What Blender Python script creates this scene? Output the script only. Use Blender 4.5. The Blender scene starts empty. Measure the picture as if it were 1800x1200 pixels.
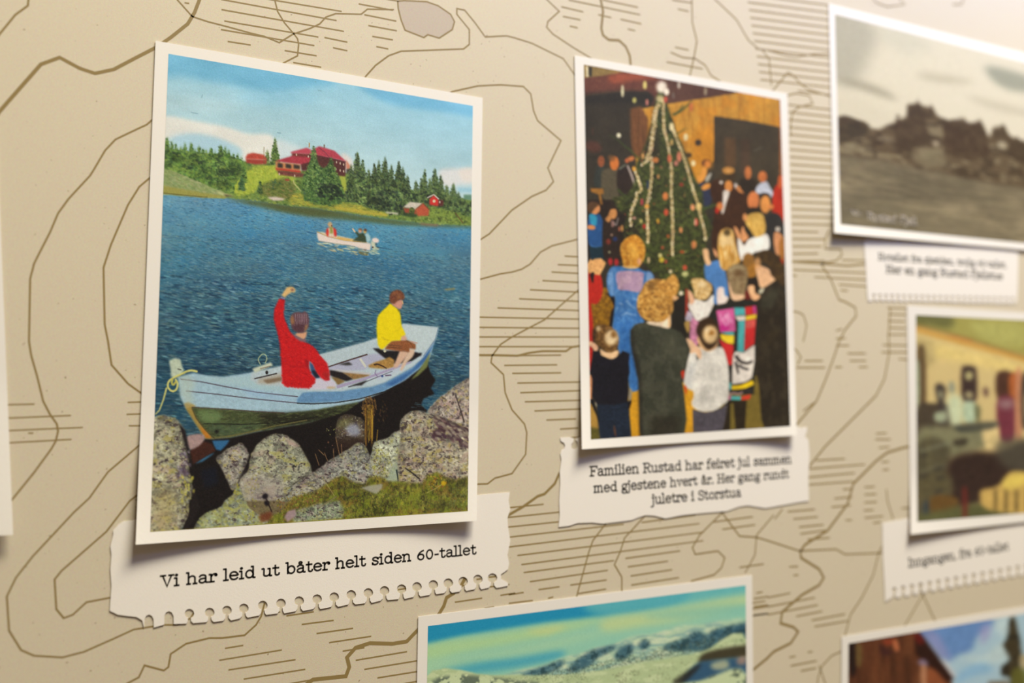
import bpy, math
import numpy as np
from mathutils import Matrix, Vector
from mathutils.geometry import tessellate_polygon

# ---------------------------------------------------------------- camera
# The wall is the plane y = 0 (x to the right, z up, its face towards -y).  The camera stands close
# to it, turned to the right so that the wall recedes.
FPX, CX, CY = 1600.0, 900.0, 600.0                 # focal length and centre of the 1800 x 1200 frame
_r = np.array([2950.0, 50.0, FPX]); _r /= np.linalg.norm(_r)            # wall's right, in camera axes (x right, y down, z ahead)
_d = np.array([0.0114, 1.0, -0.0523]); _d -= _r * (_d @ _r); _d /= np.linalg.norm(_d)   # wall's down
_n = np.cross(_r, _d)                                                  # into the wall
if _n[2] < 0: _n = -_n
R = np.stack([_r, _n, -_d])                                            # rows: world x, y, z in camera axes
Z0 = 0.658; ORG = np.array([0.0, 0.0, 1.5])
CAM = ORG - R @ np.array([0, 0, Z0])
scn = bpy.context.scene
cam = bpy.data.cameras.new('camera'); camo = bpy.data.objects.new('camera', cam); scn.collection.objects.link(camo)
cam.sensor_width = 36.0; cam.lens = 36.0 * FPX / 1800.0; cam.clip_start = 0.01
M = R @ np.diag([1, -1, -1])
camo.matrix_world = Matrix([[*M[i], CAM[i]] for i in range(3)] + [[0, 0, 0, 1]])
scn.camera = camo
def ray(px, py):
    v = np.stack([(np.asarray(px, float) - CX) / FPX, (np.asarray(py, float) - CY) / FPX, np.ones(np.shape(px))], -1)
    return v @ R.T
def at(px, py, h=0.0):
    """the point a height h in front of the wall that the photograph shows at pixel (px, py)."""
    v = ray(px, py); t = (-np.asarray(h) - CAM[1]) / v[..., 1]
    return CAM + v * t[..., None]
cam.dof.use_dof = True; cam.dof.aperture_fstop = 2.8
_f = at(560.0, 640.0); cam.dof.focus_distance = float((_f - CAM) @ R[:, 2])

# ---------------------------------------------------------------- light
world = bpy.data.worlds.new('world'); scn.world = world; world.use_nodes = True
bg = world.node_tree.nodes['Background']; bg.inputs[0].default_value = (1.0, .75, .5, 1); bg.inputs[1].default_value = 0.15
def area(name, loc, aim, size, power, col, sy=None):
    l = bpy.data.lights.new(name, 'AREA'); l.energy = power; l.color = col; l.shape = 'RECTANGLE'; l.size = size; l.size_y = sy or size
    o = bpy.data.objects.new(name, l); scn.collection.objects.link(o); o.location = loc
    o.rotation_euler = (Vector(aim) - Vector(loc)).to_track_quat('-Z', 'Y').to_euler(); return o
area('ceiling_lamp', (0.62, -0.95, 4.10), (0.3, 0, 1.5), 1.40, 230, (1.0, .965, .80), .55)       # warm, overhead: throws the shadows under the prints
area('cool_strip_fill', (0.75, -0.26, 2.12), (0.6, 0, 1.75), 1.5, 4.2, (.04, .24, 1.0), .10)       # added strip, no window: cools and brightens the top of the wall
area('corner_lamp', (1.60, -0.50, 2.05), (1.0, 0, 1.75), 0.30, 2.4, (1.0, .80, .35))             # beyond the upper right corner
scn.view_settings.view_transform = 'Standard'; scn.view_settings.look = 'None'; scn.view_settings.exposure = 0.0; scn.view_settings.gamma = 1.0
scn.view_settings.use_curve_mapping = False
# ---------------------------------------------------------------- print painter
# Every printed picture is drawn by these few functions onto a grid laid over the sheet;
# the grid becomes flat mesh pieces (one per printed subject) whose colours are the ink with the glare veil baked in.
class Canvas:
    def __init__(self, quad, W, H, seed=1):
        self.quad = quad; self.W = W; self.H = H
        self.Hm = homog(quad, [(0, 0), (W, 0), (W, H), (0, H)])       # photograph point -> canvas
        self.rgb = np.full((H + 1, W + 1, 3), 128.0, np.float32)
        self.ids = np.zeros((H + 1, W + 1), np.int32)
        self.names = {0: 'backdrop'}
        self.rng = np.random.default_rng(seed)
        yy, xx = np.mgrid[0:H + 1, 0:W + 1]
        inv = np.linalg.inv(self.Hm)
        d = inv[2, 0] * xx + inv[2, 1] * yy + inv[2, 2]
        self.X = (inv[0, 0] * xx + inv[0, 1] * yy + inv[0, 2]) / d     # photograph coordinates of each grid point
        self.Y = (inv[1, 0] * xx + inv[1, 1] * yy + inv[1, 2]) / d
        self.s = W / max(abs(quad[1][0] - quad[0][0]), 1)
    def to(self, pts):
        p = np.asarray(pts, float); d = p @ self.Hm[2, :2] + self.Hm[2, 2]
        return np.stack([(p @ self.Hm[0, :2] + self.Hm[0, 2]) / d, (p @ self.Hm[1, :2] + self.Hm[1, 2]) / d], 1)
    def new(self, name, label=None):
        k = len(self.names); self.names[k] = (name, label); return k
    def part(self, name, label=None):
        for k, v in self.names.items():
            if v == (name, label): return k
        k = len(self.names); self.names[k] = (name, label); return k
    def mask(self, pts, soft=0, smooth=False):
        c = self.to(pts); soft = soft * self.s
        if smooth: c = catmull(c)
        pad = int(3 * soft + 2)
        x0 = max(int(c[:, 0].min()) - pad, 0); x1 = min(int(c[:, 0].max()) + pad + 2, self.W + 1)
        y0 = max(int(c[:, 1].min()) - pad, 0); y1 = min(int(c[:, 1].max()) + pad + 2, self.H + 1)
        if x1 <= x0 or y1 <= y0: return None
        n = 3 if (x1 - x0) * (y1 - y0) < 60000 else 2
        sub = (np.arange(n) + .5) / n - .5
        ys = (np.arange(y0, y1)[:, None] + sub).ravel(); xs = (np.arange(x0, x1)[:, None] + sub).ravel()
        inside = np.zeros((len(ys), len(xs)), bool)
        m = len(c)
        for i in range(m):
            ax, ay = c[i]; bx, by = c[(i + 1) % m]
            if ay == by: continue
            if ay > by: ax, ay, bx, by = bx, by, ax, ay
            lo, hi = np.searchsorted(ys, [ay, by])
            if hi <= lo: continue
            xc = ax + (ys[lo:hi] - ay) * (bx - ax) / (by - ay)
            inside[lo:hi] ^= xs[None, :] < xc[:, None]
        mk = inside.reshape(y1 - y0, n, x1 - x0, n).mean((1, 3)).astype(np.float32)
        if soft: mk = blur(mk, soft)
        return (slice(y0, y1), slice(x0, x1)), mk
    def lay(self, m, col, a=1.0, tex=0, tsc=(3, 3), pid=None):
        if m is None: return
        sl, mk = m
        c = np.asarray(col, np.float32)
        if c.ndim == 1: c = np.broadcast_to(c, mk.shape + (3,))
        if tex:
            nz = fbm(mk.shape, tsc, self.rng)
            c = c * (1 + tex * nz)[..., None]
        k = (mk * a)[..., None]
        self.rgb[sl] = self.rgb[sl] * (1 - k) + c * k
        if pid is not None: self.ids[sl][mk > .5] = pid
    def poly(self, pts, col, soft=0, a=1.0, smooth=False, tex=0, tsc=(3, 3), pid=None):
        m = self.mask(pts, soft, smooth); self.lay(m, col, a, tex, tsc, pid); return m
    def ell(self, x, y, rx, ry, col, ang=0, soft=0, a=1.0, tex=0, tsc=(3, 3), pid=None):
        t = np.linspace(0, 2 * np.pi, 17)[:-1]; ca, sa = math.cos(ang), math.sin(ang)
        p = [(x + rx * math.cos(u) * ca - ry * math.sin(u) * sa, y + rx * math.cos(u) * sa + ry * math.sin(u) * ca) for u in t]
        return self.poly(p, col, soft, a, True, tex, tsc, pid)
    def line(self, pts, w, col, a=1.0, w1=None, soft=0, smooth=False, pid=None, tex=0):
        p = np.asarray(pts, float)
        if smooth: p = catmull(p, False)
        w1 = w if w1 is None else w1
        d = np.gradient(p, axis=0); nrm = np.stack([-d[:, 1], d[:, 0]], 1); nrm /= np.linalg.norm(nrm, axis=1)[:, None] + 1e-9
        ww = np.linspace(w, w1, len(p))[:, None] / 2
        return self.poly(np.concatenate([p + nrm * ww, (p - nrm * ww)[::-1]]), col, soft, a, False, tex, (3, 3), pid)
    def dabs(self, m, n, cols, r, asp=1.0, ang=0, a=.8, jit=14, angj=.3, pid=None, fade=None):
        """n soft brush dabs, each of its own colour, inside mask m."""
        if m is None: return
        sl, mk = m
        ys, xs = np.nonzero(mk > .06)
        if not len(ys): return
        rng = self.rng; k = rng.integers(0, len(ys), n); k = k[rng.uniform(0, 1, n) < mk[ys[k], xs[k]] * 1.15]; n = len(k)
        if not n: return
        cols = np.asarray(cols, float)
        y0, x0 = sl[0].start, sl[1].start
        ci = rng.integers(0, len(cols), n); rr = r * self.s * rng.uniform(.5, 1.5, n); jt = rng.normal(0, jit, (n, 1)) + rng.normal(0, jit * .3, (n, 3))
        an = ang + rng.normal(0, angj, n); fx = rng.uniform(0, 1, n); fy = rng.uniform(0, 1, n)
        for i in range(n):
            cx = xs[k[i]] + x0 + fx[i]; cy = ys[k[i]] + y0 + fy[i]; rx = rr[i] * asp; ry = rr[i]
            ext = int(max(rx, ry) + 1.5)
            a0 = max(int(cy) - ext, 0); a1 = min(int(cy) + ext + 2, self.H + 1); b0 = max(int(cx) - ext, 0); b1 = min(int(cx) + ext + 2, self.W + 1)
            if a1 <= a0 or b1 <= b0: continue
            u = np.arange(b0, b1) - cx; v = (np.arange(a0, a1) - cy)[:, None]
            ca, sa = math.cos(an[i]), math.sin(an[i])
            q = ((u * ca + v * sa) / rx) ** 2 + ((-u * sa + v * ca) / ry) ** 2
            k2 = np.clip(1.35 - q, 0, 1) * a
            c0, c1, d0, d1 = max(a0, y0), min(a1, sl[0].stop), max(b0, x0), min(b1, sl[1].stop)
            if c1 <= c0 or d1 <= d0: continue
            k2 = k2[c0 - a0:c1 - a0, d0 - b0:d1 - b0] * np.minimum(mk[c0 - y0:c1 - y0, d0 - x0:d1 - x0] * 4, 1)
            t = self.rgb[c0:c1, d0:d1]
            t += (cols[ci[i]] + jt[i] - t) * k2[..., None]
            if pid is not None: self.ids[c0:c1, d0:d1][k2 > .35] = pid
    def tint(self, m, col, sc, frac, a=.7, w=.25, octs=3, mul=False):
        """irregular blotches of col over the fraction frac of mask m."""
        if m is None: return
        sl, mk = m; nz = fbm(mk.shape, sc, self.rng, octs); sd = nz.std() + 1e-6
        th = np.quantile(nz, 1 - frac); k = np.clip((nz - th) / (w * sd) + .5, 0, 1) * mk * a
        t = self.rgb[sl]; c = t * np.asarray(col) if mul else np.asarray(col, float)
        self.rgb[sl] = t * (1 - k[..., None]) + c * k[..., None]
    def shade(self, m, sc, amp, octs=3):
        if m is None: return
        sl, mk = m; nz = fbm(mk.shape, sc, self.rng, octs); nz /= nz.std() + 1e-6
        self.rgb[sl] *= (1 + amp * np.clip(nz, -2.2, 2.2) * mk)[..., None]
    def finish(self, grain=4.0, soft=0, tint=(1, 1, 1)):
        if soft: self.rgb = blur(self.rgb, soft)
        g = self.rng.normal(0, grain, self.ids.shape + (1,)) + self.rng.normal(0, grain * .45, self.rgb.shape)
        self.rgb = np.clip((self.rgb + g) * np.array(tint), 2, 255).astype(np.float32)
        return self
    def spruce(self, x, y0, y1, w, dark, light, n=None, pid=None, a=.9):
        """a printed spruce: tapering crown of small slanted strokes."""
        h = y1 - y0; pts = [(x, y0)]; k = max(4, int(h / 5))
        for i in range(1, k + 1):
            t = i / k; e = w / 2 * t ** .8
            pts.append((x + e * (1 + self.rng.normal(0, .12)), y0 + h * t)); 
            if i < k: pts.append((x + e * .68, y0 + h * (t + .03)))
        left = []
        for i in range(1, k + 1):
            t = i / k; e = w / 2 * t ** .8
            left.append((x - e * (1 + self.rng.normal(0, .12)), y0 + h * t))
            if i < k: left.append((x - e * .68, y0 + h * (t + .03)))
        m = self.poly(pts + left[::-1], (np.array(dark) + np.array(light)) / 2, .5, a, pid=pid)
        n = n or int(h * w / 7)
        self.dabs(m, n, [dark, light, (np.array(dark) + np.array(light)) / 2, dark], 1.2, 1.5, .3, .75, 12, .8)
        self.dabs(self.mask([(x - w * .1, y0 + 2), (x + w * .5, y1), (x - w * .5, y1)], 1), n // 3, [dark, light], 1.1, 2.2, .5, .6, 10, .9, pid)
        return m
def homog(src, dst):
    A = []; b = []
    for (x, y), (u, v) in zip(src, dst):
        A += [[x, y, 1, 0, 0, 0, -u * x, -u * y], [0, 0, 0, x, y, 1, -v * x, -v * y]]; b += [u, v]
    return np.append(np.linalg.solve(np.array(A, float), np.array(b, float)), 1).reshape(3, 3)
def catmull(p, closed=True, k=5):
    p = np.asarray(p, float); n = len(p); out = []
    for i in range(n if closed else n - 1):
        if closed: a, b, c, d = p[i - 1], p[i], p[(i + 1) % n], p[(i + 2) % n]
        else: a, b, c, d = p[max(i - 1, 0)], p[i], p[i + 1], p[min(i + 2, n - 1)]
        for t in np.arange(k) / k:
            out.append(.5 * (2 * b + (c - a) * t + (2 * a - 5 * b + 4 * c - d) * t * t + (3 * b - a - 3 * c + d) * t ** 3))
    if not closed: out.append(p[-1])
    return np.array(out)
def blur(m, r):
    r = max(int(round(r)), 1)
    for ax in (0, 1):
        for _ in range(2):
            p = np.pad(m, [(r + 1, r) if i == ax else (0, 0) for i in range(m.ndim)], mode='edge')
            c = np.cumsum(p, axis=ax, dtype=np.float64)
            n = m.shape[ax]; w = 2 * r + 1
            m = ((np.take(c, range(w, w + n), ax) - np.take(c, range(0, n), ax)) / w).astype(np.float32)
    return m
def fbm(shape, sc, rng, octs=3):
    out = np.zeros(shape, np.float32); amp = 1.0; tot = 0
    for o in range(octs):
        sx, sy = sc[0] / 2 ** o, sc[1] / 2 ** o
        if sx < 1 and sy < 1: sx = sy = 1
        sx = max(sx, 1); sy = max(sy, 1)
        gw = int(shape[1] / sx) + 3; gh = int(shape[0] / sy) + 3
        g = rng.normal(0, 1, (gh, gw)).astype(np.float32)
        xs = np.arange(shape[1]) / sx; ys = np.arange(shape[0]) / sy
        xi = xs.astype(int); yi = ys.astype(int); fx = (xs - xi)[None, :]; fy = (ys - yi)[:, None]
        fx = fx * fx * (3 - 2 * fx); fy = fy * fy * (3 - 2 * fy)
        r0 = g[yi]; r1 = g[yi + 1]
        v = (r0[:, xi] * (1 - fx) + r0[:, xi + 1] * fx) * (1 - fy) + (r1[:, xi] * (1 - fx) + r1[:, xi + 1] * fx) * fy
        out += v * amp; tot += amp; amp *= .6
    return out / tot
# ---------------------------------------------------------------- materials
def lin(c): c = np.asarray(c, float) / 255.0; return np.where(c <= .04045, c / 12.92, ((c + .055) / 1.055) ** 2.4)
def mat(name, col, rough=.6, spec=.3, noise=0, nscale=900, bump=0, fleck=None):
    m = bpy.data.materials.new(name); m.use_nodes = True; nt = m.node_tree; p = nt.nodes['Principled BSDF']
    p.inputs['Roughness'].default_value = rough; p.inputs['Specular IOR Level'].default_value = spec
    if col is None:
        a = nt.nodes.new('ShaderNodeAttribute'); a.attribute_name = 'ink'; src = a.outputs['Color']
    else:
        c = nt.nodes.new('ShaderNodeRGB'); c.outputs[0].default_value = (*col, 1); src = c.outputs[0]
    tc = nt.nodes.new('ShaderNodeTexCoord')
    if noise:
        n = nt.nodes.new('ShaderNodeTexNoise'); n.inputs['Scale'].default_value = nscale; n.inputs['Detail'].default_value = 2; nt.links.new(tc.outputs['Object'], n.inputs['Vector'])
        hs = nt.nodes.new('ShaderNodeMix'); hs.data_type = 'RGBA'; hs.blend_type = 'SOFT_LIGHT'; hs.inputs[0].default_value = noise
        nt.links.new(src, hs.inputs[6]); nt.links.new(n.outputs['Color'], hs.inputs[7]); src = hs.outputs[2]
    if fleck:
        v = nt.nodes.new('ShaderNodeTexNoise'); v.inputs['Scale'].default_value = fleck[0]; v.inputs['Detail'].default_value = 1; nt.links.new(tc.outputs['Object'], v.inputs['Vector'])
        rp = nt.nodes.new('ShaderNodeValToRGB'); rp.color_ramp.elements[0].position = fleck[1]; rp.color_ramp.elements[1].position = fleck[1] + .02; nt.links.new(v.outputs[0], rp.inputs[0])
        mx = nt.nodes.new('ShaderNodeMix'); mx.data_type = 'RGBA'; mx.blend_type = 'MULTIPLY'; mx.inputs[7].default_value = (.55, .48, .42, 1)
        nt.links.new(rp.outputs[0], mx.inputs[0]); nt.links.new(src, mx.inputs[6]); src = mx.outputs[2]
    nt.links.new(src, p.inputs['Base Color'])
    if bump:
        b = nt.nodes.new('ShaderNodeTexNoise'); b.inputs['Scale'].default_value = 1400; nt.links.new(tc.outputs['Object'], b.inputs['Vector'])
        bp = nt.nodes.new('ShaderNodeBump'); bp.inputs['Strength'].default_value = bump; bp.inputs['Distance'].default_value = .0002
        nt.links.new(b.outputs[0], bp.inputs['Height']); nt.links.new(bp.outputs[0], p.inputs['Normal'])
    return m
WALL = mat('wall_film', (.58, .495, .364), .5, .35, .35, 1100, .25, (420, .74))
PAPER = mat('white_print_paper', (.75, .695, .63), .5, .35, .16, 1100, .15)
TORN = mat('torn_note_paper', (.785, .718, .645), .6, .3, .16, 1100, .2)
LINE = mat('map_line_ink', (.245, .168, .06), .5, .35)
LAKE = mat('map_lake_tint', (.47,.385,.30), .5, .35, .3, 1100)
INK = mat('black_lettering_ink', (.022, .018, .015), .5, .3)
PALE = mat('pale_lettering_ink', (.42,.36,.29), .5, .3)
PRINT = mat('printed_colours', None, .6, .2)
# ---------------------------------------------------------------- mesh helpers
def link(name, me, m=None, parent=None, label=None, kind=None):
    o = bpy.data.objects.new(name, me); scn.collection.objects.link(o)
    if m: me.materials.append(m)
    if parent: o.parent = parent
    if label: o['label'] = label
    if kind: o['kind'] = kind
    return o
def mesh(name, v, f, m=None, parent=None, label=None, kind=None):
    me = bpy.data.meshes.new(name); me.from_pydata([tuple(map(float, p)) for p in v], [], [tuple(map(int, q)) for q in f]); me.update()
    return link(name, me, m, parent, label, kind)
def thing(name, loc, label, cat, group=None):
    o = bpy.data.objects.new(name, None); scn.collection.objects.link(o); o['label'] = label; o['category'] = cat; o.empty_display_size = .02
    if group: o['group'] = group
    return o
def ribbon(V, F, P, w, h, cap=True):
    """flat line of width w (metres) along wall points P (n x 3), lying h in front of the wall."""
    P = np.asarray(P, float); d = np.diff(P, axis=0); d /= np.linalg.norm(d, axis=1)[:, None] + 1e-12
    nr = np.stack([-d[:, 2], np.zeros(len(d)), d[:, 0]], 1)
    off = np.array([0, -h, 0])
    n = len(P); L = []; Rr = []
    for i in range(n):
        a = nr[max(i - 1, 0)]; b = nr[min(i, n - 2)]; m = a + b; m /= np.linalg.norm(m) + 1e-9; k = min(1 / max(m @ b, .5), 1.6)
        e = (-d[0] if i == 0 else d[-1] if i == n - 1 else 0) * np.array(w * .25 if cap else 0)
        L.append(P[i] + m * k * w / 2 + off + e); Rr.append(P[i] - m * k * w / 2 + off + e)
    b0 = len(V); V += L + Rr
    F += [(b0 + i, b0 + i + 1, b0 + n + i + 1, b0 + n + i) for i in range(n - 1)]
def scale_at(px, py):                                # metres per photograph pixel (vertical) there
    a, b = at(px, py - 1.0), at(px, py + 1.0); return float(np.linalg.norm(a - b)) / 2
# ---------------------------------------------------------------- the wall and the map printed on it
a, b, c_, d_ = at(-500.0, -700.0), at(2300.0, -700.0), at(2300.0, 2000.0), at(-500.0, 2000.0)
X0, X1, ZB, ZT = -1.1, 2.2, .55, 2.6
wall = mesh('wall_back', [(X0, 0, ZB), (X1, 0, ZB), (X1, 0, ZT), (X0, 0, ZT), (X0, .05, ZB), (X1, .05, ZB), (X1, .05, ZT), (X0, .05, ZT)],
            [(0, 1, 2, 3), (5, 4, 7, 6), (4, 0, 3, 7), (1, 5, 6, 2), (3, 2, 6, 7), (4, 5, 1, 0)], WALL, None, 'beige wall film printed with a brown contour map', 'structure')
MAPLINES = [  # (width in photograph pixels, points)
 (5.4, [-30,235, 0,195, 20,172, 72,113, 105,101, 140,120, 167,129, 200,122, 240,101, 275,83, 300,66, 330,42, 342,22, 352,-4, 356,-30]),
 (3.2, [50,-30, 50,0, 49,10, 27,26, 0,59, -20,85]), (3.0, [285,205, 267,211, 258,219, 230,232, 203,245, 185,264, 165,298, 158,309, 132,337, 120,350, 102,375, 88,408, 68,447, 60,463, 53,490, 51,600, 55,625, 65,660, 76,705, 88,728, 100,745, 102,758, 98,775, 90,789, 60,830, 22,877, 5,898]),
 (3.0, [275,303, 264,312, 245,328, 225,360, 195,430, 182,470, 184,570, 190,600, 196,641, 225,674, 247,690, 258,698]), (3.0, [256,772, 244,783, 190,829, 157,875, 130,900, 58,977, 28,1015, 12,1048, 16,1108, 37,1142, 60,1152, 110,1155, 148,1145, 200,1122, 235,1106, 285,1098, 312,1098, 335,1086, 342,1074]),
 (3.0, [250,862, 240,871, 228,880, 213,900, 187,934, 108,1003, 96,1018, 99,1070, 112,1086, 128,1080, 152,1058, 194,1050, 215,1046]), (3.0, [465,1060, 459,1083, 450,1098, 430,1116, 390,1121, 368,1121, 327,1131, 300,1149, 296,1172, 288,1178, 254,1169, 244,1190, 225,1200, 200,1215]),
 (2.4, [305,-15, 312,0, 338,29, 365,38, 400,47, 440,58, 465,64, 491,75, 515,60, 545,50, 562,42, 573,30, 590,24, 635,25, 646,16, 692,17]), (2.4, [480,-20, 483,0, 488,20, 500,40, 517,60, 523,68, 525,78, 523,98, 490,115]),
 (2.4, [638,142, 643,134, 660,115, 683,98, 705,90, 760,88, 815,86, 825,78, 825,52, 803,25, 803,15, 817,18, 835,40, 853,65, 890,63, 903,66, 935,76, 990,103, 1000,117, 1013,136]), (2.4, [780,168, 795,161, 840,151, 880,149, 920,152, 933,165, 938,195, 945,212, 986,247, 963,295, 973,319, 960,334, 935,345, 900,369, 860,411, 835,427]),
 (2.4, [699,2, 700,15, 705,35, 712,53, 745,66, 752,61, 772,67, 795,52, 799,38, 792,25, 770,10, 750,3, 710,1, 699,2]), (2.4, [955,-8, 962,0, 983,20, 963,38, 961,48, 972,60, 1010,85, 1045,106]),
 (4.4, [1052,-10, 1056,0, 1060,20, 1057,50, 1060,62, 1070,70, 1088,71, 1100,82, 1107,98, 1109,120]), (2.6, [1216,-10, 1216,0, 1217,40, 1225,72, 1220,100, 1212,136]), (2.4, [1250,-10, 1258,0, 1295,35, 1315,70, 1333,86, 1348,88, 1380,97, 1400,100, 1430,95, 1462,95]), (2.4, [1179,92, 1200,101, 1222,103, 1240,115, 1250,133, 1266,143]),
 (2.6, [1358,160, 1372,143, 1385,127, 1392,131, 1408,148, 1420,157, 1465,171]), (2.4, [1376,172, 1390,166, 1400,164, 1422,168, 1429,182, 1405,188, 1394,196, 1390,215, 1390,240]), (2.4, [1340,88, 1352,104, 1356,150]),
 (2.4, [835,493, 880,481, 900,478, 917,473, 932,464, 950,443, 970,432, 1025,418]), (2.6, [1030,498, 1016,510, 985,537, 957,562, 930,576, 900,592, 880,605, 865,625, 863,637, 885,658, 888,690, 900,720, 922,745, 926,760, 924,798, 900,832, 870,840, 857,850, 830,851]),
 (3.4, [830,624, 870,624, 910,625, 930,620, 953,617, 995,617, 1005,610, 1030,606]), (4.4, [995,818, 983,832, 975,850, 957,868, 945,872, 920,890, 892,906, 870,920]), (6.0, [818,1015, 810,1030, 798,1042, 785,1050, 780,1065, 771,1080, 745,1100, 736,1105, 715,1127, 690,1131, 650,1130, 625,1138, 610,1155, 614,1172, 608,1188, 550,1194, 536,1204]),
 (2.6, [1070,912, 1064,921, 1042,950, 1035,970, 1013,1050]), (2.6, [1140,900, 1133,907, 1112,930, 1098,945, 1090,970, 1080,992, 1093,1014, 1093,1042]), (2.6, [1278,893, 1265,905, 1230,940, 1217,962, 1222,974, 1262,968, 1274,980, 1268,998, 1255,1010, 1215,1021]),
 (2.6, [1265,895, 1271,903, 1300,942, 1330,944, 1350,950, 1405,968, 1470,965, 1485,974, 1540,972, 1565,970]), (2.4, [1360,905, 1330,940, 1327,975, 1310,1006]), (4.4, [1610,783, 1590,786, 1560,795, 1540,810, 1500,850, 1490,885, 1475,905, 1455,932, 1415,957, 1407,968, 1408,980, 1440,1000, 1448,1015, 1440,1028, 1410,1045, 1375,1075, 1372,1095, 1395,1102, 1403,1110, 1390,1130, 1360,1145, 1348,1157, 1320,1180]),
 (2.6, [1560,945, 1545,970, 1535,1010, 1515,1050, 1495,1080, 1485,1118]), (2.6, [1612,1020, 1622,1045, 1648,1100]), (2.4, [1622,1045, 1590,1100]), (2.4, [1435,1215, 1438,1190, 1445,1170, 1462,1152, 1485,1142]), (2.4, [1440,1170, 1452,1205]),
 (3.0, [1415,828, 1422,820, 1450,785, 1500,735, 1540,695, 1555,665, 1563,620, 1562,590, 1565,540]), (3.0, [1395,752, 1403,743, 1435,705, 1450,670, 1465,630, 1475,600, 1485,580, 1505,555, 1503,540, 1485,530, 1475,527, 1460,490, 1447,470, 1443,462]), (2.6, [1443,463, 1470,458, 1480,448, 1478,438, 1450,437, 1450,420, 1457,405]), (3.2, [1385,459, 1443,463, 1490,467, 1530,463]),
 (2.4, [1390,547, 1402,548, 1412,553, 1418,572, 1412,600]), (2.4, [1396,612, 1402,618, 1408,628, 1402,640]), (2.4, [1575,-10, 1590,8, 1560,12, 1540,5, 1530,-10]), (2.4, [1695,-6, 1690,8, 1675,8]), (2.4, [1558,860, 1560,880, 1570,912]), (2.4, [1412,722, 1430,708]), (2.4, [1375,895, 1362,912])]
HATCH = [  # each marsh: its strokes x0,y0,x1,y1
 [389,-1,591,36, 390,17,604,55, 395,37,559,65, 389,52,552,80, 401,73,440,79, 501,89,556,98, 516,110,564,118, 571,66,610,74, 586,84,610,89, 395,-14,600,20],
 [631,7,690,18, 641,26,696,37, 648,45,697,54, 655,64,690,70, 662,82,682,86, 640,-8,700,2], [987,12,1025,21, 990,29,1020,35, 1002,46,1015,49, 1000,0,1125,26, 1060,0,1121,13, 1052,26,1074,31, 1091,34,1127,42, 1104,51,1116,54],
 [1192,16,1210,20, 1182,0,1215,5, 1187,83,1210,88, 1172,109,1235,121, 325,5,332,6],
 [1480,457,1526,458, 1432,487,1530,492, 1475,500,1530,504, 1395,474,1530,480, 1478,510,1490,511, 1394,484,1400,485], [1560,541,1594,542, 1562,552,1592,553, 1561,564,1590,565, 1563,576,1592,577, 1560,588,1592,588, 1552,606,1598,607, 1550,619,1598,619, 1580,631,1598,632],
 [1470,607,1492,607, 1490,621,1522,621, 1494,634,1522,634, 1510,645,1525,645, 1415,634,1446,634, 1400,646,1450,646, 1468,645,1480,645, 1470,581,1480,578, 1470,595,1486,594], [1540,762,1558,761, 1539,772,1565,772, 1545,787,1563,785, 1550,812,1562,811, 1552,826,1562,825],
 [1435,809,1485,806, 1418,824,1520,816, 1418,839,1502,831, 1418,852,1500,846, 1482,860,1498,859, 1467,876,1498,873, 1462,891,1495,888, 1520,856,1537,855, 1520,869,1540,868, 1520,883,1541,882, 1585,893,1600,892, 1519,897,1535,896],
 [1385,899,1432,895, 1395,912,1437,908, 1405,926,1447,922, 1407,938,1450,932, 1420,948,1458,945, 1520,910,1552,907, 1535,919,1548,917, 1487,914,1497,914],
 [1320,1060,1345,1056, 1322,1070,1350,1065, 1322,1082,1350,1078, 1350,1050,1389,1042, 1350,1066,1432,1050, 1350,1080,1437,1063, 1400,1083,1445,1074, 1427,1090,1485,1079, 1432,1101,1490,1091, 1330,1042,1340,1040], [1390,1170,1435,1161, 1408,1179,1434,1174, 1388,1155,1398,1153, 1420,1146,1428,1145, 1388,996,1402,995, 1395,1011,1403,1010],
 [-20,712,60,710, -20,736,124,730, -20,758,145,751, -20,780,125,772, 50,761,58,761], [225,707,255,706, 223,728,255,727, 227,748,255,748],
 [993,450,1030,452, 981,465,1030,467, 970,478,1030,481, 954,493,1030,497, 932,509,1030,514, 913,525,1030,530, 875,541,1030,546, 835,557,1030,561, 835,575,1030,577, 835,592,1030,592, 835,609,1008,609],
 [887,625,986,624, 887,642,979,641, 901,656,986,655, 910,673,1030,671, 915,690,1030,686, 923,706,1030,703, 940,722,1030,718, 961,738,1012,736, 985,754,1016,752, 1003,769,1030,767],
 [895,892,955,886, 875,911,990,899, 875,928,990,916, 875,946,1096,921, 895,961,1229,920, 910,976,1237,935, 917,992,1236,950, 921,1006,1079,985, 1100,981,1195,968, 932,1022,1068,1002, 1104,996,1174,986, 947,1036,983,1031, 1003,1028,1066,1019, 1109,1012,1181,1001, 1017,1043,1065,1035, 1110,1028,1193,1015, 895,1045,920,1041, 895,1060,936,1055, 964,1051,972,1049, 1128,918,1222,905],
 [1255,917,1323,908, 1270,930,1327,922, 1300,997,1342,991, 1100,905,1140,900, 1325,1052,1350,1048, 1325,1066,1350,1063, 1325,1081,1350,1078],
 [504,1082,551,1075, 531,1097,586,1090, 557,1113,620,1104, 579,1129,652,1118, 603,1144,640,1138, 386,1160,495,1142, 396,1139,427,1134, 402,1177,519,1159, 429,1193,536,1176, 500,1203,545,1195, 626,1160,715,1145, 641,1176,745,1159, 664,1191,745,1178, 700,1203,745,1195],
 [800,1058,847,1051, 852,1069,868,1066, 880,1046,905,1042, 700,1036,713,1034, 838,1018,845,1017, 860,1014,871,1013, 484,1077,492,1075, 808,1030,822,1028, 862,1031,895,1027]]
_g = []                                              # the two wide marshes left of the grey print
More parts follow.
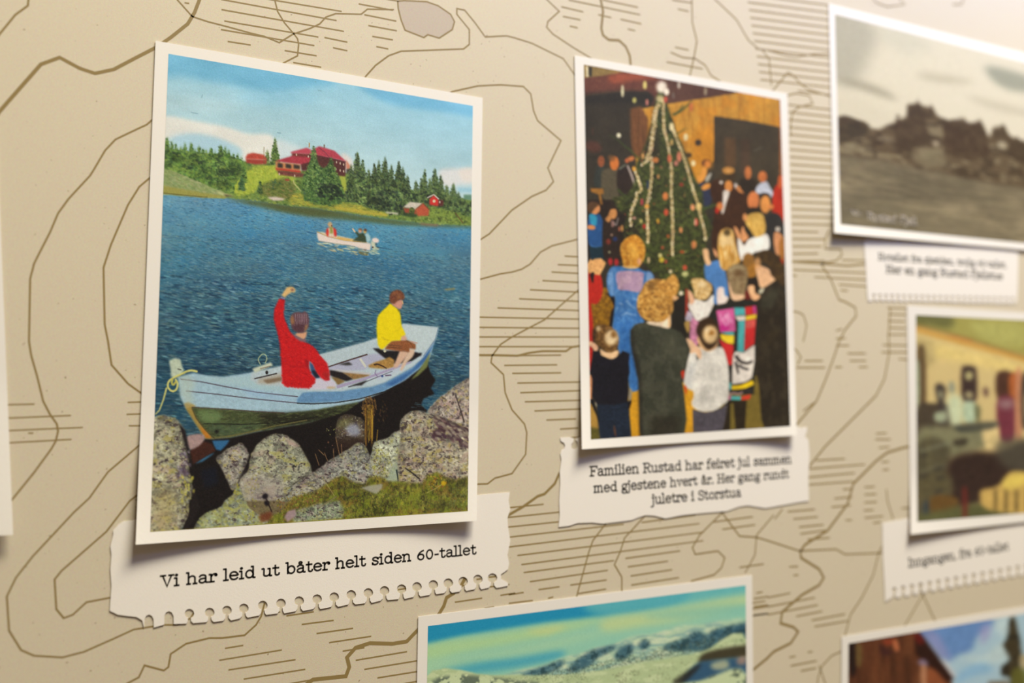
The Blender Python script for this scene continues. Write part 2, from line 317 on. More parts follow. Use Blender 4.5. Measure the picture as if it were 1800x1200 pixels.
for k in range(-1, 12):
    y = 4 + 13.6 * k; _g += [1315 + 2.2 * k, y, 1462, y + 19 - .5 * k] if y < 150 else [1392 + k, y + 6, 1462, y + 14]
HATCH.append(_g); _g = []
for k in range(22):
    y = 184 + 13.1 * k; sl = .125 - .0065 * k; _g += [1386 + .4 * k, y, 1466 if k < 17 else 1450 - (k % 3) * 6, y + sl * 76]
HATCH.append(_g)
for w, p in MAPLINES:
    P = np.array(p, float).reshape(-1, 2); V = []; F = []
    s = scale_at(*P[len(P) // 2]); ribbon(V, F, at(P[:, 0], P[:, 1]), w * 1.12 * s, 3e-5); mesh('contour_line', V, F, LINE, wall)
for g in HATCH:
    V = []; F = []
    for i in range(0, len(g), 4):
        P = np.array(g[i:i + 4], float).reshape(2, 2); ribbon(V, F, at(P[:, 0], P[:, 1]), 2.7 * scale_at(*P[0]), 2.2e-5)
    mesh('marsh_hatching', V, F, LINE, wall)
P = np.array([699,2, 700,15, 705,35, 712,53, 745,66, 752,61, 772,67, 795,52, 799,38, 792,25, 770,10, 750,3, 710,1], float).reshape(-1, 2)
mesh('lake_patch', at(P[:, 0], P[:, 1], 1.2e-5), [range(len(P))], LAKE, wall, 'greyish pink map lake')
# ---------------------------------------------------------------- photographs pasted on the wall
def lift_of(u, v, top, curl, mid):  # curl added so cast shadows stand in for printed drop shadows
    """height of a sheet above the wall: flat at the top, its two lower corners curling up."""
    t = np.clip((v - .72) / .28, 0, 1); e = np.abs(2 * u - 1)
    return top + t ** 1.7 * (mid + (curl - mid) * np.clip((e - .02) / .98, 0, 1) ** 2.1)
def grid_faces(nx, ny, off=0, flip=False):
    i, j = np.meshgrid(np.arange(nx - 1), np.arange(ny - 1)); a = (j * nx + i).ravel() + off
    q = np.stack([a, a + nx, a + nx + 1, a + 1], 1); return q[:, ::-1] if flip else q
def photo_print(name, outer, canvas, label, white, curl=.0052, mid=.0011, top=.0007, gain=1.0, bg_name=None, group='photographs pasted on the map wall'):
    root = thing(name, None, label, 'photo', group)
    Ho = homog([(0, 0), (1, 0), (1, 1), (0, 1)], outer); Hi = np.linalg.inv(Ho)
    def px_of(u, v): d = Ho[2, 0] * u + Ho[2, 1] * v + Ho[2, 2]; return (Ho[0, 0] * u + Ho[0, 1] * v + Ho[0, 2]) / d, (Ho[1, 0] * u + Ho[1, 1] * v + Ho[1, 2]) / d
    nx, ny = 41, 61
    u, v = np.meshgrid(np.linspace(0, 1, nx), np.linspace(0, 1, ny)); x, y = px_of(u, v); h = lift_of(u, v, top, curl, mid)
    front = at(x, y, h).reshape(-1, 3); back = front + np.array([0, .00028, 0])
    n = nx * ny; F = list(map(tuple, grid_faces(nx, ny))) + list(map(tuple, grid_faces(nx, ny, n, True)))
    rim = [i for i in range(nx)] + [j * nx + nx - 1 for j in range(1, ny)] + [(ny - 1) * nx + i for i in range(nx - 2, -1, -1)] + [j * nx for j in range(ny - 2, 0, -1)]
    F += [(rim[k], rim[(k + 1) % len(rim)], rim[(k + 1) % len(rim)] + n, rim[k] + n) for k in range(len(rim))]
    s = mesh('paper_sheet', np.concatenate([front, back]), F, PAPER, root, 'white bordered paper')
    ctr = front[n // 2]; 
    if canvas is None: return root
    c = canvas; H, W = c.ids.shape
    d = Hi[2, 0] * c.X + Hi[2, 1] * c.Y + Hi[2, 2]; cu = (Hi[0, 0] * c.X + Hi[0, 1] * c.Y + Hi[0, 2]) / d; cv = (Hi[1, 0] * c.X + Hi[1, 1] * c.Y + Hi[1, 2]) / d
    pts = at(c.X, c.Y, lift_of(cu, cv, top, curl, mid) + 6e-5).reshape(-1, 3).astype(np.float32)
    col = np.clip(lin(c.rgb) / lin(white) * .72 * gain * np.array([1.0, .96, .86]), 0, .95).reshape(-1, 3).astype(np.float32)
    cell = c.ids[:-1, :-1].ravel(); q = grid_faces(W, H)
    base = None
    for pid in [k for k in c.names]:
        f = q[cell == pid]
        if not len(f): continue
        nm = c.names[pid]; nm, lb = nm if isinstance(nm, tuple) else (nm, None)
        used, invx = np.unique(f, return_inverse=True); f = invx.reshape(-1, 4)
        me = bpy.data.meshes.new(nm); me.vertices.add(len(used)); me.vertices.foreach_set('co', pts[used].ravel())
        me.loops.add(f.size); me.loops.foreach_set('vertex_index', f.ravel().astype(np.int32))
        me.polygons.add(len(f)); me.polygons.foreach_set('loop_start', np.arange(0, f.size, 4, dtype=np.int32)); me.polygons.foreach_set('loop_total', np.full(len(f), 4, np.int32))
        me.update(calc_edges=True)
        at_ = me.attributes.new('ink', 'FLOAT_COLOR', 'POINT'); at_.data.foreach_set('color', np.concatenate([col[used], np.ones((len(used), 1), np.float32)], 1).ravel())
        if base is None: base = link('picture', me, PRINT, root, bg_name)
        else: link(nm, me, PRINT, base, lb)
    return root
# ---------------------------------------------------------------- captions on torn paper
def torn(name, pts, label, h0=.00025, th=.00022, group='torn paper captions under the photographs'):
    root = thing(name, None, label, 'caption', group); P = np.array(pts, float).reshape(-1, 2)
    f = at(P[:, 0], P[:, 1], h0 + th); b = at(P[:, 0], P[:, 1], h0 + th); b[:, 1] += th
    tri = tessellate_polygon([[Vector(p) for p in f]]); n = len(P); V = list(f) + list(b)
    def side(t):
        a, b_, c = (f[i] for i in t); return (np.cross(b_ - a, c - a)[1] < 0)
    F = [t if side(t) else t[::-1] for t in tri] + [tuple(i + n for i in (t[::-1] if side(t) else t)) for t in tri]
    F += [(i, (i + 1) % n, (i + 1) % n + n, i + n) for i in range(n)]
    mesh('torn_sheet', V, F, TORN, root); return root
def punched(x0, y0, x1, y1, xs, r, drop, neck, rng, torn_at=()):
    """lower edge from left to right between (x0,y0) and (x1,y1): spiral-pad holes torn open at the bottom."""
    out = []
    for i, (hx, hy) in enumerate(xs):
        if i in torn_at:
            out += [(hx - r, hy + drop - 2), (hx - r * .95, hy), (hx - r * .6, hy - r * .7), (hx, hy - r), (hx + r * .6, hy - r * .7), (hx + r * .95, hy), (hx + r, hy + drop - 3)]; continue
        j = rng.uniform(-1, 1, 6)
        out += [(hx - neck - 3 + j[0], hy + drop + j[1] * .8), (hx - neck + j[2] * .4, hy + drop * .75), (hx - neck * .8, hy + r * .85)]
        for t in np.linspace(2.2, 2 * np.pi + .94, 11): out.append((hx + r * math.cos(t), hy + r * math.sin(t)))
        out += [(hx + neck * .8, hy + r * .85), (hx + neck + j[3] * .4, hy + drop * .75), (hx + neck + 3 + j[4], hy + drop - .5 + j[5] * .8)]
    return out
def ell_(cx, cy, rx, ry, a0=0, a1=360, n=14): return [(cx + rx * math.cos(math.radians(a)), cy + ry * math.sin(math.radians(a))) for a in np.linspace(a0, a1, n)]
ST = lambda x, y0=0, y1=50: [(x, y0), (x, y1)]
def bar(a, b, y): return [(a, y), (b, y)]
def dot(x, y, r=3.6): return ('dot', x, y, r)
_a = [[(8, 39), (12, 46), (22, 50), (32, 47), (37, 38), (37, 8), (41, 1), (48, 1)], [(37, 28), (20, 27), (10, 22), (7, 13), (11, 4), (20, 0), (30, 3), (37, 12)]]
GLYPHS = {
 'a': (51, _a), 'å': (51, _a + [ell_(23, 65, 7, 7)]), 'b': (54, [ST(11, 0, 74), bar(1, 11, 73), ell_(29, 25, 18, 25)]), 'd': (56, [ST(43, 0, 74), bar(33, 43, 73), bar(43, 53, 0), ell_(25, 25, 18, 25)]),
 'e': (50, [[(8, 27), (43, 27), (41, 38), (34, 47), (25, 50), (15, 47), (8, 37), (6, 25), (9, 12), (17, 2), (27, 0), (37, 3), (43, 10)]]), 'f': (36, [[(14, 0), (14, 58), (17, 68), (25, 74), (35, 73), (38, 67)], bar(3, 31, 48), bar(3, 28, 0)]),
 'g': (50, [ell_(24, 32, 16, 17), [(15, 18), (9, 11), (13, 4), (34, 1), (43, -7), (39, -18), (25, -23), (10, -19), (6, -9), (14, 2)], [(34, 44), (41, 49), (48, 48)]]),
 'h': (55, [ST(11, 0, 74), bar(1, 11, 73), bar(2, 21, 0), [(11, 36), (18, 46), (28, 50), (37, 46), (41, 36), (41, 0)], bar(32, 51, 0)]), 'i': (27, [bar(2, 13, 48), ST(13, 0, 48), bar(2, 24, 0), dot(12, 67)]),
 'j': (24, [bar(2, 13, 48), [(13, 48), (13, -10), (9, -19), (1, -23), (-6, -20)], dot(12, 67)]), 'l': (27, [bar(1, 13, 73), ST(13, 0, 74), bar(1, 25, 0)]), 'k': (52, [ST(11, 0, 74), bar(1, 11, 73), bar(2, 21, 0), [(40, 48), (12, 22)], [(22, 31), (42, 0)], bar(33, 50, 0), bar(30, 47, 48)]),
 'm': (76, [bar(1, 11, 48), ST(11, 0, 48), bar(2, 20, 0), [(11, 36), (16, 46), (24, 50), (32, 46), (35, 36), (35, 0)], [(35, 36), (41, 46), (50, 50), (58, 46), (61, 36), (61, 0)], bar(28, 43, 0), bar(54, 71, 0)]),
 'n': (55, [bar(1, 11, 48), ST(11, 0, 48), bar(2, 21, 0), [(11, 36), (18, 46), (28, 50), (37, 46), (41, 36), (41, 0)], bar(32, 51, 0)]), 'o': (50, [ell_(25, 25, 18, 25)]), 'ø': (50, [ell_(25, 25, 18, 25), [(8, -3), (42, 53)]]), 'r': (40, [bar(2, 12, 48), ST(12, 0, 48), bar(2, 27, 0), [(12, 32), (18, 44), (28, 50), (36, 48), (37, 40)], dot(35, 42, 4)]),
 's': (44, [[(37, 38), (32, 47), (22, 50), (11, 46), (9, 37), (15, 29), (30, 23), (37, 16), (36, 7), (29, 1), (20, -1), (11, 3), (7, 11)], ST(38, 36, 49), ST(7, 0, 14)]), 't': (38, [bar(2, 33, 48), [(15, 67), (15, 11), (19, 2), (26, 0), (33, 4), (35, 13)]]),
 'u': (54, [[(1, 48), (11, 48), (11, 12), (16, 2), (25, 0), (34, 4), (41, 14)], ST(41, 0, 48), bar(31, 41, 48), bar(41, 51, 0)]), 'v': (50, [bar(1, 19, 48), bar(31, 49, 48), [(9, 48), (25, 0), (41, 48)]]),
 'V': (62, [bar(0, 24, 70), bar(38, 62, 70), [(11, 70), (31, 0), (51, 70)]]), 'F': (55, [[(1, 70), (53, 70), (53, 54)], ST(13, 0, 70), bar(1, 30, 0), bar(13, 35, 36), ST(35, 28, 44)]), 'H': (66, [ST(13, 0, 70), ST(52, 0, 70), bar(1, 25, 0), bar(1, 25, 70), bar(40, 64, 0), bar(40, 64, 70), bar(13, 52, 36)]),
 'R': (62, [ST(13, 0, 70), [(1, 70), (35, 70), (47, 66), (51, 54), (47, 42), (35, 37), (13, 37)], bar(1, 27, 0), [(32, 37), (48, 4), (52, 0), (61, 0)]]), 'S': (51, [[(43, 56), (38, 66), (25, 70), (12, 66), (7, 55), (12, 43), (28, 36), (42, 30), (46, 18), (41, 5), (26, -1), (13, 3), (7, 14)], ST(44, 52, 69), ST(6, 1, 17)]), 'I': (30, [ST(15, 0, 70), bar(2, 28, 0), bar(2, 28, 70)]),
 'N': (64, [ST(13, 0, 70), ST(51, 0, 70), bar(1, 25, 0), bar(1, 18, 70), bar(40, 62, 70), [(13, 70), (51, 0)]]), '6': (52, [[(42, 65), (28, 58), (15, 44), (8, 25), (12, 8), (25, 0), (38, 5), (43, 20), (38, 34), (26, 39), (14, 34), (9, 24)]]), '0': (52, [ell_(26, 32, 18, 33)]),
 '-': (34, [bar(6, 28, 26)]), '.': (20, [dot(9, 2)]), ',': (20, [dot(9, 2), [(11, 2), (6, -10)]])}
def write(root, text, p0, p1, hscale, h, m=None, w=8.6, name='lettering', space=30):
    """a line of slab-serif type from photograph point p0 to p1 (baseline), flat on its paper."""
    tot = sum(GLYPHS[ch][0] if ch != ' ' else space for ch in text)
    A, B = at(*map(np.float64, p0)), at(*map(np.float64, p1)); ex = (B - A); L = np.linalg.norm(ex); ex /= L; ez = np.array([-ex[2], 0, ex[0]]); k = L / tot; V = []; F = []; x = 0
    for ch in text:
        if ch == ' ': x += space; continue
        adv, st = GLYPHS[ch]
        for s in st:
            if s[0] == 'dot': s = [(s[1] + s[3] * math.cos(t), s[2] + s[3] * math.sin(t)) for t in np.linspace(0, 2 * math.pi, 9)]; 
            pts = np.array(s, float)
            if len(pts) > 4 and len(pts) < 14: pts = catmull(pts, False, 3) if abs(pts - pts[0]).max() > 6 and not (pts[1][0] == pts[2][0] and len(pts) < 4) else pts
            ribbon(V, F, A + ex * ((pts[:, :1] + x) * k) + ez * (pts[:, 1:] * k * hscale), w * k, h)
        x += adv
    mesh(name, V, F, m or INK, root)
    return k
def rockpaint(c, m, base, n, pid, yel=.2, dark=.3, pink=.2, r=1.8):
    b = np.array(base, float) if np.ndim(base) else np.array((150, 146, 132.))
    k = r / 1.8
    c.shade(m, (34 * k, 26 * k), .10, 2); c.shade(m, (6 * k, 5 * k), .09); c.shade(m, (2.2, 1.8), .07, 2)
    c.tint(m, b * [1.2, 1.18, 1.12], (10 * k, 7 * k), .3, .55, .8)
    if pink: c.tint(m, b * [1.06, .9, .94], (16 * k, 12 * k), pink * .7, .5, 1)
    if yel: c.tint(m, b * [1.08, 1.04, .66], (9 * k, 7 * k), yel * .8, .65, .8)
    c.tint(m, b * [.62, .6, .62], (9 * k, 6 * k), dark * .5, .6, .7)
    c.tint(m, (66, 50, 52), (6.5 * k, 4.6 * k), dark * .34, .8, .45)
    c.tint(m, (58, 46, 48), (3, 2.4), dark * .28, .6, .5, 2)
    c.tint(m, (206, 198, 170), (3, 2.4), .1, .5, .6, 2)
    sl, mk = m
    e = np.clip(mk - blur(mk, 5), 0, 1); c.rgb[sl] *= (1 - .55 * np.clip(e, 0, .5) * mk)[..., None]
def paint_boats():
    Q = [(296.2, 94.5), (831.2, 186), (822.3, 898), (264, 934.4)]
    c = Canvas(Q, 560, 790, 3); R = c.rng
    sky = c.part('sky'); wat = c.part('lake'); shore = c.part('shore'); fore = c.part('forest')
    full = (slice(0, c.H + 1), slice(0, c.W + 1)), np.ones((c.H + 1, c.W + 1), np.float32)
    # ---- sky
    t = np.clip((c.Y - 95 - (c.X - 296) * .17) / 190, 0, 1)[..., None]
    c.rgb[:] = np.array([150, 194, 206]) * (1 - t) + np.array([194, 210, 204]) * t
    c.ids[:] = sky
    c.poly([(280, 80), (500, 120), (590, 145), (560, 152), (520, 158), (480, 162), (440, 158), (400, 148), (360, 142), (320, 134), (280, 132)], (112, 176, 202), 7, .85, True)
    c.poly([(620, 140), (720, 160), (840, 180), (840, 206), (790, 198), (740, 192), (700, 186), (660, 172)], (112, 176, 204), 5, .8, True)
    c.poly([(420, 165), (520, 160), (560, 175), (500, 185), (440, 180)], (136, 188, 206), 7, .5, True)
    c.poly([(285, 165), (360, 172), (420, 188), (380, 198), (285, 190)], (186, 208, 208), 8, .6, True)
    c.poly([(286, 205), (345, 213), (393, 222), (413, 228), (437, 235), (473, 236), (483, 246), (492, 262), (484, 285), (430, 285), (424, 262), (400, 250), (360, 238), (330, 236), (286, 244)], (232, 222, 206), 3, .95, True)
    c.poly([(300, 240), (350, 236), (400, 250), (424, 275), (380, 268), (320, 262)], (176, 204, 214), 5, .7, True)
    c.poly([(486, 246), (510, 252), (530, 262), (500, 280), (486, 275)], (214, 216, 210), 4, .8, True)
    c.poly([(600, 270), (617, 278), (622, 300), (606, 300)], (228, 210, 196), 3, .9, True)
    c.poly([(772, 300), (790, 296), (810, 296), (832, 297), (832, 322), (806, 325), (786, 330), (774, 318)], (222, 214, 204), 4, .95, True)
    c.poly([(808, 298), (832, 297), (832, 318), (812, 316)], (232, 214, 196), 3, .8, True)
    c.poly([(804, 330), (832, 331), (832, 338), (806, 337)], (150, 190, 200), 2, .8)
    nz = fbm(c.ids.shape, (60, 26), R); c.rgb += (nz * 7)[..., None] * (c.Y < 300)[..., None]
    for p, q in (((354, 172), (356, 166)), ((335, 197), (348, 200)), ((553, 143), (556, 144)), ((559, 159), (565, 160)), ((487, 233), (494, 234))):
        c.line([p, q], 1.4, (110, 140, 150), .7)
    # ---- water
    top = [(280, 339), (330, 343), (365, 346), (400, 347), (450, 351), (500, 359), (560, 365), (640, 377), (700, 386), (760, 392), (835, 396)]
    m = c.mask(top + [(835, 950), (250, 950)])
    t = np.clip((c.Y - 340) / 300, 0, 1)[m[0]][..., None]
    stops = [(0, (110, 158, 178)), (.12, (88, 145, 170)), (.35, (70, 122, 144)), (.6, (52, 98, 118)), (.85, (44, 84, 101)), (1, (38, 74, 89))]
    tt = np.linspace(0, 1, 256); lut = np.stack([np.interp(tt, [s[0] for s in stops], [s[1][k] for s in stops]) for k in range(3)], 1)
    c.lay(m, lut[(t[..., 0] * 255).astype(int)], 1, 0, pid=wat)
    nzl = fbm(m[1].shape, (110, 50), R)
    c.rgb[m[0]] += (nzl * 12 * m[1])[..., None] * np.array([.5, 1, .8]); nz2 = fbm(m[1].shape, (70, 40), R); c.rgb[m[0]] += (nz2 * 9 * m[1])[..., None] * np.array([1.2, .2, -.6])
    for (ya, yb, n, r, asp, al) in ((340, 420, 4200, .6, 4, .4), (410, 520, 8500, .65, 5, .45), (500, 640, 9000, .75, 6, .5), (620, 780, 4200, .9, 6.5, .5)):
        mm = c.mask([(255, max(ya, 341)), (835, ya + 40), (835, yb + 20), (255, yb)])
        mm = (mm[0], mm[1] * (c.ids[mm[0]] == wat))
        u = (ya - 340) / 300
        c.dabs(mm, n, np.array([(128, 168, 174), (100, 146, 160), (44, 88, 112), (38, 78, 102), (60, 106, 128), (84, 130, 144), (120, 140, 132)]) * (1.02 - u * .3), r, asp, .1, al, 9, .08)
    mm = c.mask([(255, 480), (835, 520), (835, 700), (600, 640), (255, 760)]); mm = (mm[0], mm[1] * (c.ids[mm[0]] == wat))
    c.dabs(mm, 900, [(22, 50, 74), (18, 42, 62), (28, 62, 84)], 1.1, 5, .1, .55, 6, .08)
    c.dabs(mm, 260, [(120, 168, 172), (140, 176, 184), (106, 150, 150)], .9, 4.5, .12, .6, 10, .1)
    for k in range(46):
        x = R.uniform(600, 822); y = R.uniform(520, 720)
        c.line([(x, y), (x + R.uniform(8, 26), y + R.uniform(1, 5))], .9, (124, 162, 186), .5, .4)
    # dark under-shore reflection
    c.poly([(395, 348), (450, 352), (500, 360), (560, 366), (640, 378), (700, 386), (760, 392), (835, 396), (835, 400), (760, 398), (700, 396), (640, 390), (580, 384), (540, 380), (490, 371), (440, 360)], (84, 92, 44), 3, .85)
    c.poly([(450, 352), (560, 366), (620, 376), (560, 380), (500, 372)], (78, 80, 40), 3, .6)
    c.poly([(735, 389), (775, 393), (768, 398), (740, 395)], (150, 105, 75), 2, .7)
    # ---- far shore
    m = c.poly([(286, 262), (340, 270), (400, 275), (440, 286), (490, 290), (520, 300), (600, 300), (650, 320), (705, 340), (790, 345), (835, 352), (835, 397), (760, 393), (700, 387), (640, 378), (560, 366), (500, 360), (450, 352), (400, 348), (365, 347), (330, 344), (280, 340)], (110, 130, 58), .6, 1, False, .1, (4, 3), shore)
    c.dabs(m, 1500, [(128, 145, 62), (88, 110, 48), (150, 158, 70), (70, 92, 42)], 1.6, 1.6, .2, .6, 10, .6)
    g = c.poly([(286, 294), (300, 298), (340, 313), (372, 328), (392, 334), (396, 347), (365, 347), (286, 341)], (136, 148, 88), 1, 1, False, .08, (6, 3), shore)
    c.dabs(g, 500, [(150, 158, 96), (124, 138, 84), (160, 160, 110)], 1.3, 2.5, .35, .5, 8, .2)
    c.poly([(286, 326), (330, 334), (372, 341), (400, 345), (396, 348), (365, 347), (286, 340)], (158, 146, 66), 1, .85, pid=shore)
    c.line([(286, 339), (330, 343.5), (365, 346.5)], 1.6, (96, 84, 34), .8)
    g = c.poly([(408, 336), (414, 318), (424, 306), (440, 298), (452, 292), (484, 289), (496, 302), (520, 310), (514, 322), (498, 322), (470, 322), (456, 330), (436, 342), (412, 342)], (160, 170, 58), 1.5, 1, False, .07, (4, 4), shore)
    c.dabs(g, 500, [(176, 182, 62), (146, 160, 54), (186, 186, 66)], 1.3, 1.4, .2, .5, 8, .6)
    g = c.poly([(455, 326), (480, 316), (505, 312), (516, 322), (520, 345), (514, 352), (480, 348), (455, 340)], (98, 106, 46), 2, .95, False, .1, (3, 3), shore)
    c.dabs(g, 350, [(116, 122, 56), (76, 88, 38), (130, 120, 64)], 1.2, 2, .2, .6, 8, .5)
    g = c.poly([(508, 350), (520, 340), (535, 338), (560, 352), (600, 356), (640, 362), (682, 370), (682, 380), (640, 376), (560, 364), (510, 358)], (158, 152, 56), 2, .9, False, .1, (5, 2), shore)
    c.dabs(g, 260, [(190, 168, 58), (140, 140, 56), (110, 116, 48)], 1, 3, .15, .6, 8, .3)
    c.poly([(586, 362), (620, 366), (650, 372), (680, 377), (680, 380), (640, 376), (590, 368)], (192, 166, 58), 1, .7)
    g = c.poly([(597, 306), (606, 308), (612, 330), (622, 350), (614, 350), (604, 336), (598, 322)], (166, 170, 62), 1.2, .95, pid=shore)
    g = c.poly([(748, 357), (770, 362), (800, 368), (828, 386), (828, 394), (790, 390), (748, 384)], (120, 136, 56), 1.5, .9, False, .12, (4, 3), shore)
    c.dabs(g, 260, [(140, 152, 66), (84, 100, 42), (60, 70, 36)], 1.3, 1.6, .4, .6, 8, .6)
    c.line([(516, 316), (517, 322), (524, 330), (531, 338)], 2.4, (186, 180, 112), .8, smooth=True)
    # ---- forests
    D1, L1 = (62, 88, 44), (116, 146, 62)
    m = c.poly([(284, 262), (300, 262), (330, 266), (365, 270), (400, 272), (424, 284), (434, 292), (424, 306), (412, 325), (410, 342), (396, 336), (376, 330), (345, 316), (302, 298), (284, 294)], (88, 118, 52), 1, 1, False, .12, (5, 5), fore)
    for x, y in ((293, 241), (302, 247), (309, 251), (318, 256), (325, 249), (336, 250), (343, 260), (350, 255), (357, 260), (363, 262), (371, 259), (378, 262), (388, 254), (396, 256), (402, 261), (410, 268), (418, 268), (424, 274), (429, 282)):
        c.spruce(x, y, y + R.uniform(26, 40), R.uniform(11, 15), D1, L1, pid=fore)
    c.dabs(m, 1500, [D1, L1, (100, 130, 56), (76, 104, 46), (130, 152, 66)], 1.6, 1.5, .3, .6, 10, .8)
    c.spruce(388, 254, 318, 26, (58, 80, 42), (112, 136, 62), pid=fore); c.spruce(336, 250, 300, 20, D1, L1, pid=fore); c.spruce(371, 259, 305, 20, D1, L1, pid=fore); c.spruce(294, 240, 290, 20, D1, L1, pid=fore); c.spruce(356, 262, 312, 20, D1, L1, pid=fore)
    for x, y in ((385, 285), (400, 298), (392, 306), (310, 275), (345, 285), (330, 295)):
        c.dabs(c.ell(x, y, 9, 6, D1, a=0, soft=3), 26, [(40, 58, 34), (52, 68, 36)], 1.5, 1.6, .3, .7, 6)
    c.spruce(424.5, 307, 334, 15, (44, 72, 44), (86, 116, 62), pid=fore)
    c.spruce(457, 316, 340, 10, (44, 66, 40), (96, 112, 52), pid=fore)
    c.spruce(483.5, 241, 289, 19, (54, 74, 36), (112, 134, 58), pid=fore)
    c.spruce(470, 262, 290, 13, (70, 88, 42), (128, 142, 66), pid=fore)
    c.dabs(c.ell(482, 324, 11, 6, D1, a=0, soft=2), 60, [(50, 76, 48), (80, 100, 52)], 1.4, 1.4, .3, .7, 8)
    c.shade(m, (16, 12), .13, 2); c.tint(m, (40, 56, 34), (9, 7), .14, .6, .8); c.tint(m, (140, 156, 66), (8, 5), .14, .5, 1)
    # lodge
    lo = c.part('lodge', 'red-roofed brown timber lodge above the lake')
    lodge = lo; lo = c.new('cabin', 'low red-roofed cabin left of the lodge')
    c.poly([(432, 279), (469, 281), (468, 288), (450, 289), (433, 286)], (158, 58, 44), .4, pid=lo)
    c.poly([(431.5, 277), (435, 271), (444, 268.5), (464, 272), (470, 281), (450, 280), (433, 279.5)], (184, 68, 50), .4, tex=.06, pid=lo)
    lo = lodge
    c.line([(464, 258), (464, 290)], 1, (120, 90, 50), .8)
    c.poly([(513, 268), (546, 270), (546, 282), (513, 277)], (112, 48, 40), .4, pid=lo)
    c.poly([(546, 268), (608, 284), (607, 310), (598, 309), (556, 300), (530, 300), (528, 288)], (84, 40, 36), .4, tex=.12, tsc=(2, 5), pid=lo)
    c.poly([(608, 280), (616, 292), (615, 298), (609, 297)], (206, 128, 98), .5, pid=lo)
    c.poly([(609, 297), (616, 297), (614, 304), (609, 306)], (56, 50, 40), .5, pid=lo)
    c.poly([(483, 283), (513, 274), (546, 276), (547, 284), (528, 289), (510, 287)], (170, 52, 62), .4, tex=.07, pid=lo)
    c.poly([(511, 267), (539, 259.5), (547, 263), (546, 271), (530, 270), (511, 269)], (186, 68, 80), .4, pid=lo)
    c.poly([(546, 266), (553, 261), (561, 257), (572, 260), (588, 265), (609, 284), (580, 277.5), (556, 273), (546, 271)], (178, 60, 72), .4, tex=.05, pid=lo)
    c.line([(560, 259), (572, 268), (579, 277)], 1.3, (110, 50, 60), .8); c.line([(546, 271), (580, 278), (608, 284.5)], 1.1, (64, 30, 34), .8)
    c.poly([(484, 284), (528, 289), (528, 303), (485, 296)], (200, 128, 78), .4, pid=lo)
    for a, b in ((488, 497), (502, 512), (516, 527)):
        c.poly([(a, 286 + (a - 488) * .1), (b, 287 + (b - 488) * .1), (b, 295.5 + (a - 488) * .07), (a, 294 + (a - 488) * .07)], (54, 44, 36), .3)
    c.poly([(484, 295), (528, 300), (528, 304), (485, 299)], (186, 56, 42), .4, pid=lo)
    c.poly([(487, 299), (528, 304), (536, 306), (534, 311), (520, 311), (490, 307)], (110, 58, 48), .5, tex=.15, pid=lo)
    for x, y in ((521, 272), (542, 275), (591.5, 285), (598, 287), (604, 289), (590.5, 297), (598, 299.5), (604, 301), (491, 306), (518, 309)):
        c.ell(x, y, 1.1, 2.2, (214, 190, 160), a=.9)
    c.line([(543.5, 251), (543.5, 259)], 2, (176, 128, 62), pid=lo); c.line([(570, 254), (570, 260)], 2, (110, 80, 60), pid=lo)
    c.ell(505, 316, 4.5, 2, (148, 70, 44), .1, a=.9)
    # trees before lodge
    D2, L2 = (52, 78, 38), (112, 138, 66)
    m = c.poly([(545, 290), (556, 284), (566, 296), (578, 292), (590, 300), (598, 322), (606, 340), (610, 350), (590, 360), (560, 360), (536, 352), (528, 330), (534, 312)], (76, 104, 48), 1.5, 1, False, .12, (4, 4), fore)
    m0 = m; c.dabs(m, 500, [D2, L2, (40, 58, 32), (90, 118, 56), (66, 92, 44)], 1.6, 1.5, .3, .65, 9, .8); c.spruce(564, 292, 345, 34, (44, 66, 36), L2, pid=fore); c.spruce(582, 275, 345, 42, (44, 66, 34), L2, pid=fore); c.spruce(551.5, 256, 330, 36, D2, (124, 148, 76), pid=fore)
    c.dabs(c.mask([(560, 325), (600, 325), (608, 348), (560, 350)], 3), 170, [(26, 36, 26), (34, 44, 30), (60, 78, 44)], 1.8, 1.6, .3, .7, 6)
    D3, L3 = (54, 70, 42), (104, 122, 64)
    m = c.poly([(609, 318), (640, 312), (660, 316), (700, 316), (722, 334), (740, 336), (770, 334), (796, 346), (820, 356), (829, 358), (829, 376), (800, 366), (772, 364), (745, 358), (735, 366), (725, 376), (700, 378), (684, 374), (650, 366), (628, 356), (612, 330)], (74, 94, 50), 1, 1, False, .12, (4, 4), fore)
    big = ((617, 287, 66, 26), (638, 280, 70, 26), (628, 266, 88, 34), (648, 296, 66, 26), (666, 280, 80, 26), (658, 286, 76, 26), (688, 288, 80, 26), (677, 274, 92, 34), (708, 292, 76, 28), (701, 282, 88, 34), (716, 306, 62, 24), (731, 316, 46, 20), (741, 312, 52, 22), (756, 312, 50, 22), (746.5, 296, 52, 17), (775, 306, 50, 20), (764.5, 295, 56, 26), (785, 324, 42, 22), (806, 336, 36, 22), (797, 321, 48, 28), (817, 348, 30, 18), (827, 352, 28, 14))
    for x, y, h, w in big:
        k = R.uniform(.86, 1.12); c.spruce(x, y, y + h, w, tuple(np.array(D3) * k * .86), tuple(np.array(L3) * k), pid=fore)
    c.dabs(m, 1700, [D3, L3, (36, 48, 32), (90, 110, 56), (66, 84, 46), (122, 138, 76)], 1.6, 1.5, .3, .65, 9, .8)
    c.dabs(c.mask([(665, 330), (700, 335), (705, 368), (680, 366), (662, 352)], 3), 200, [(28, 36, 28), (36, 46, 34), (64, 80, 50)], 1.8, 1.6, .3, .65, 6)
    c.shade(m, (12, 16), .14, 2); c.tint(m, (30, 42, 30), (8, 7), .18, .65, .7); c.tint(m, (120, 134, 74), (7, 6), .15, .5, 1)
    c.poly([(815, 342), (829, 342), (829, 352), (815, 350)], (92, 128, 98), 1, .9)
    # cabins on the right
    cb = c.new('cabin', 'small bright red cabin above the boathouse')
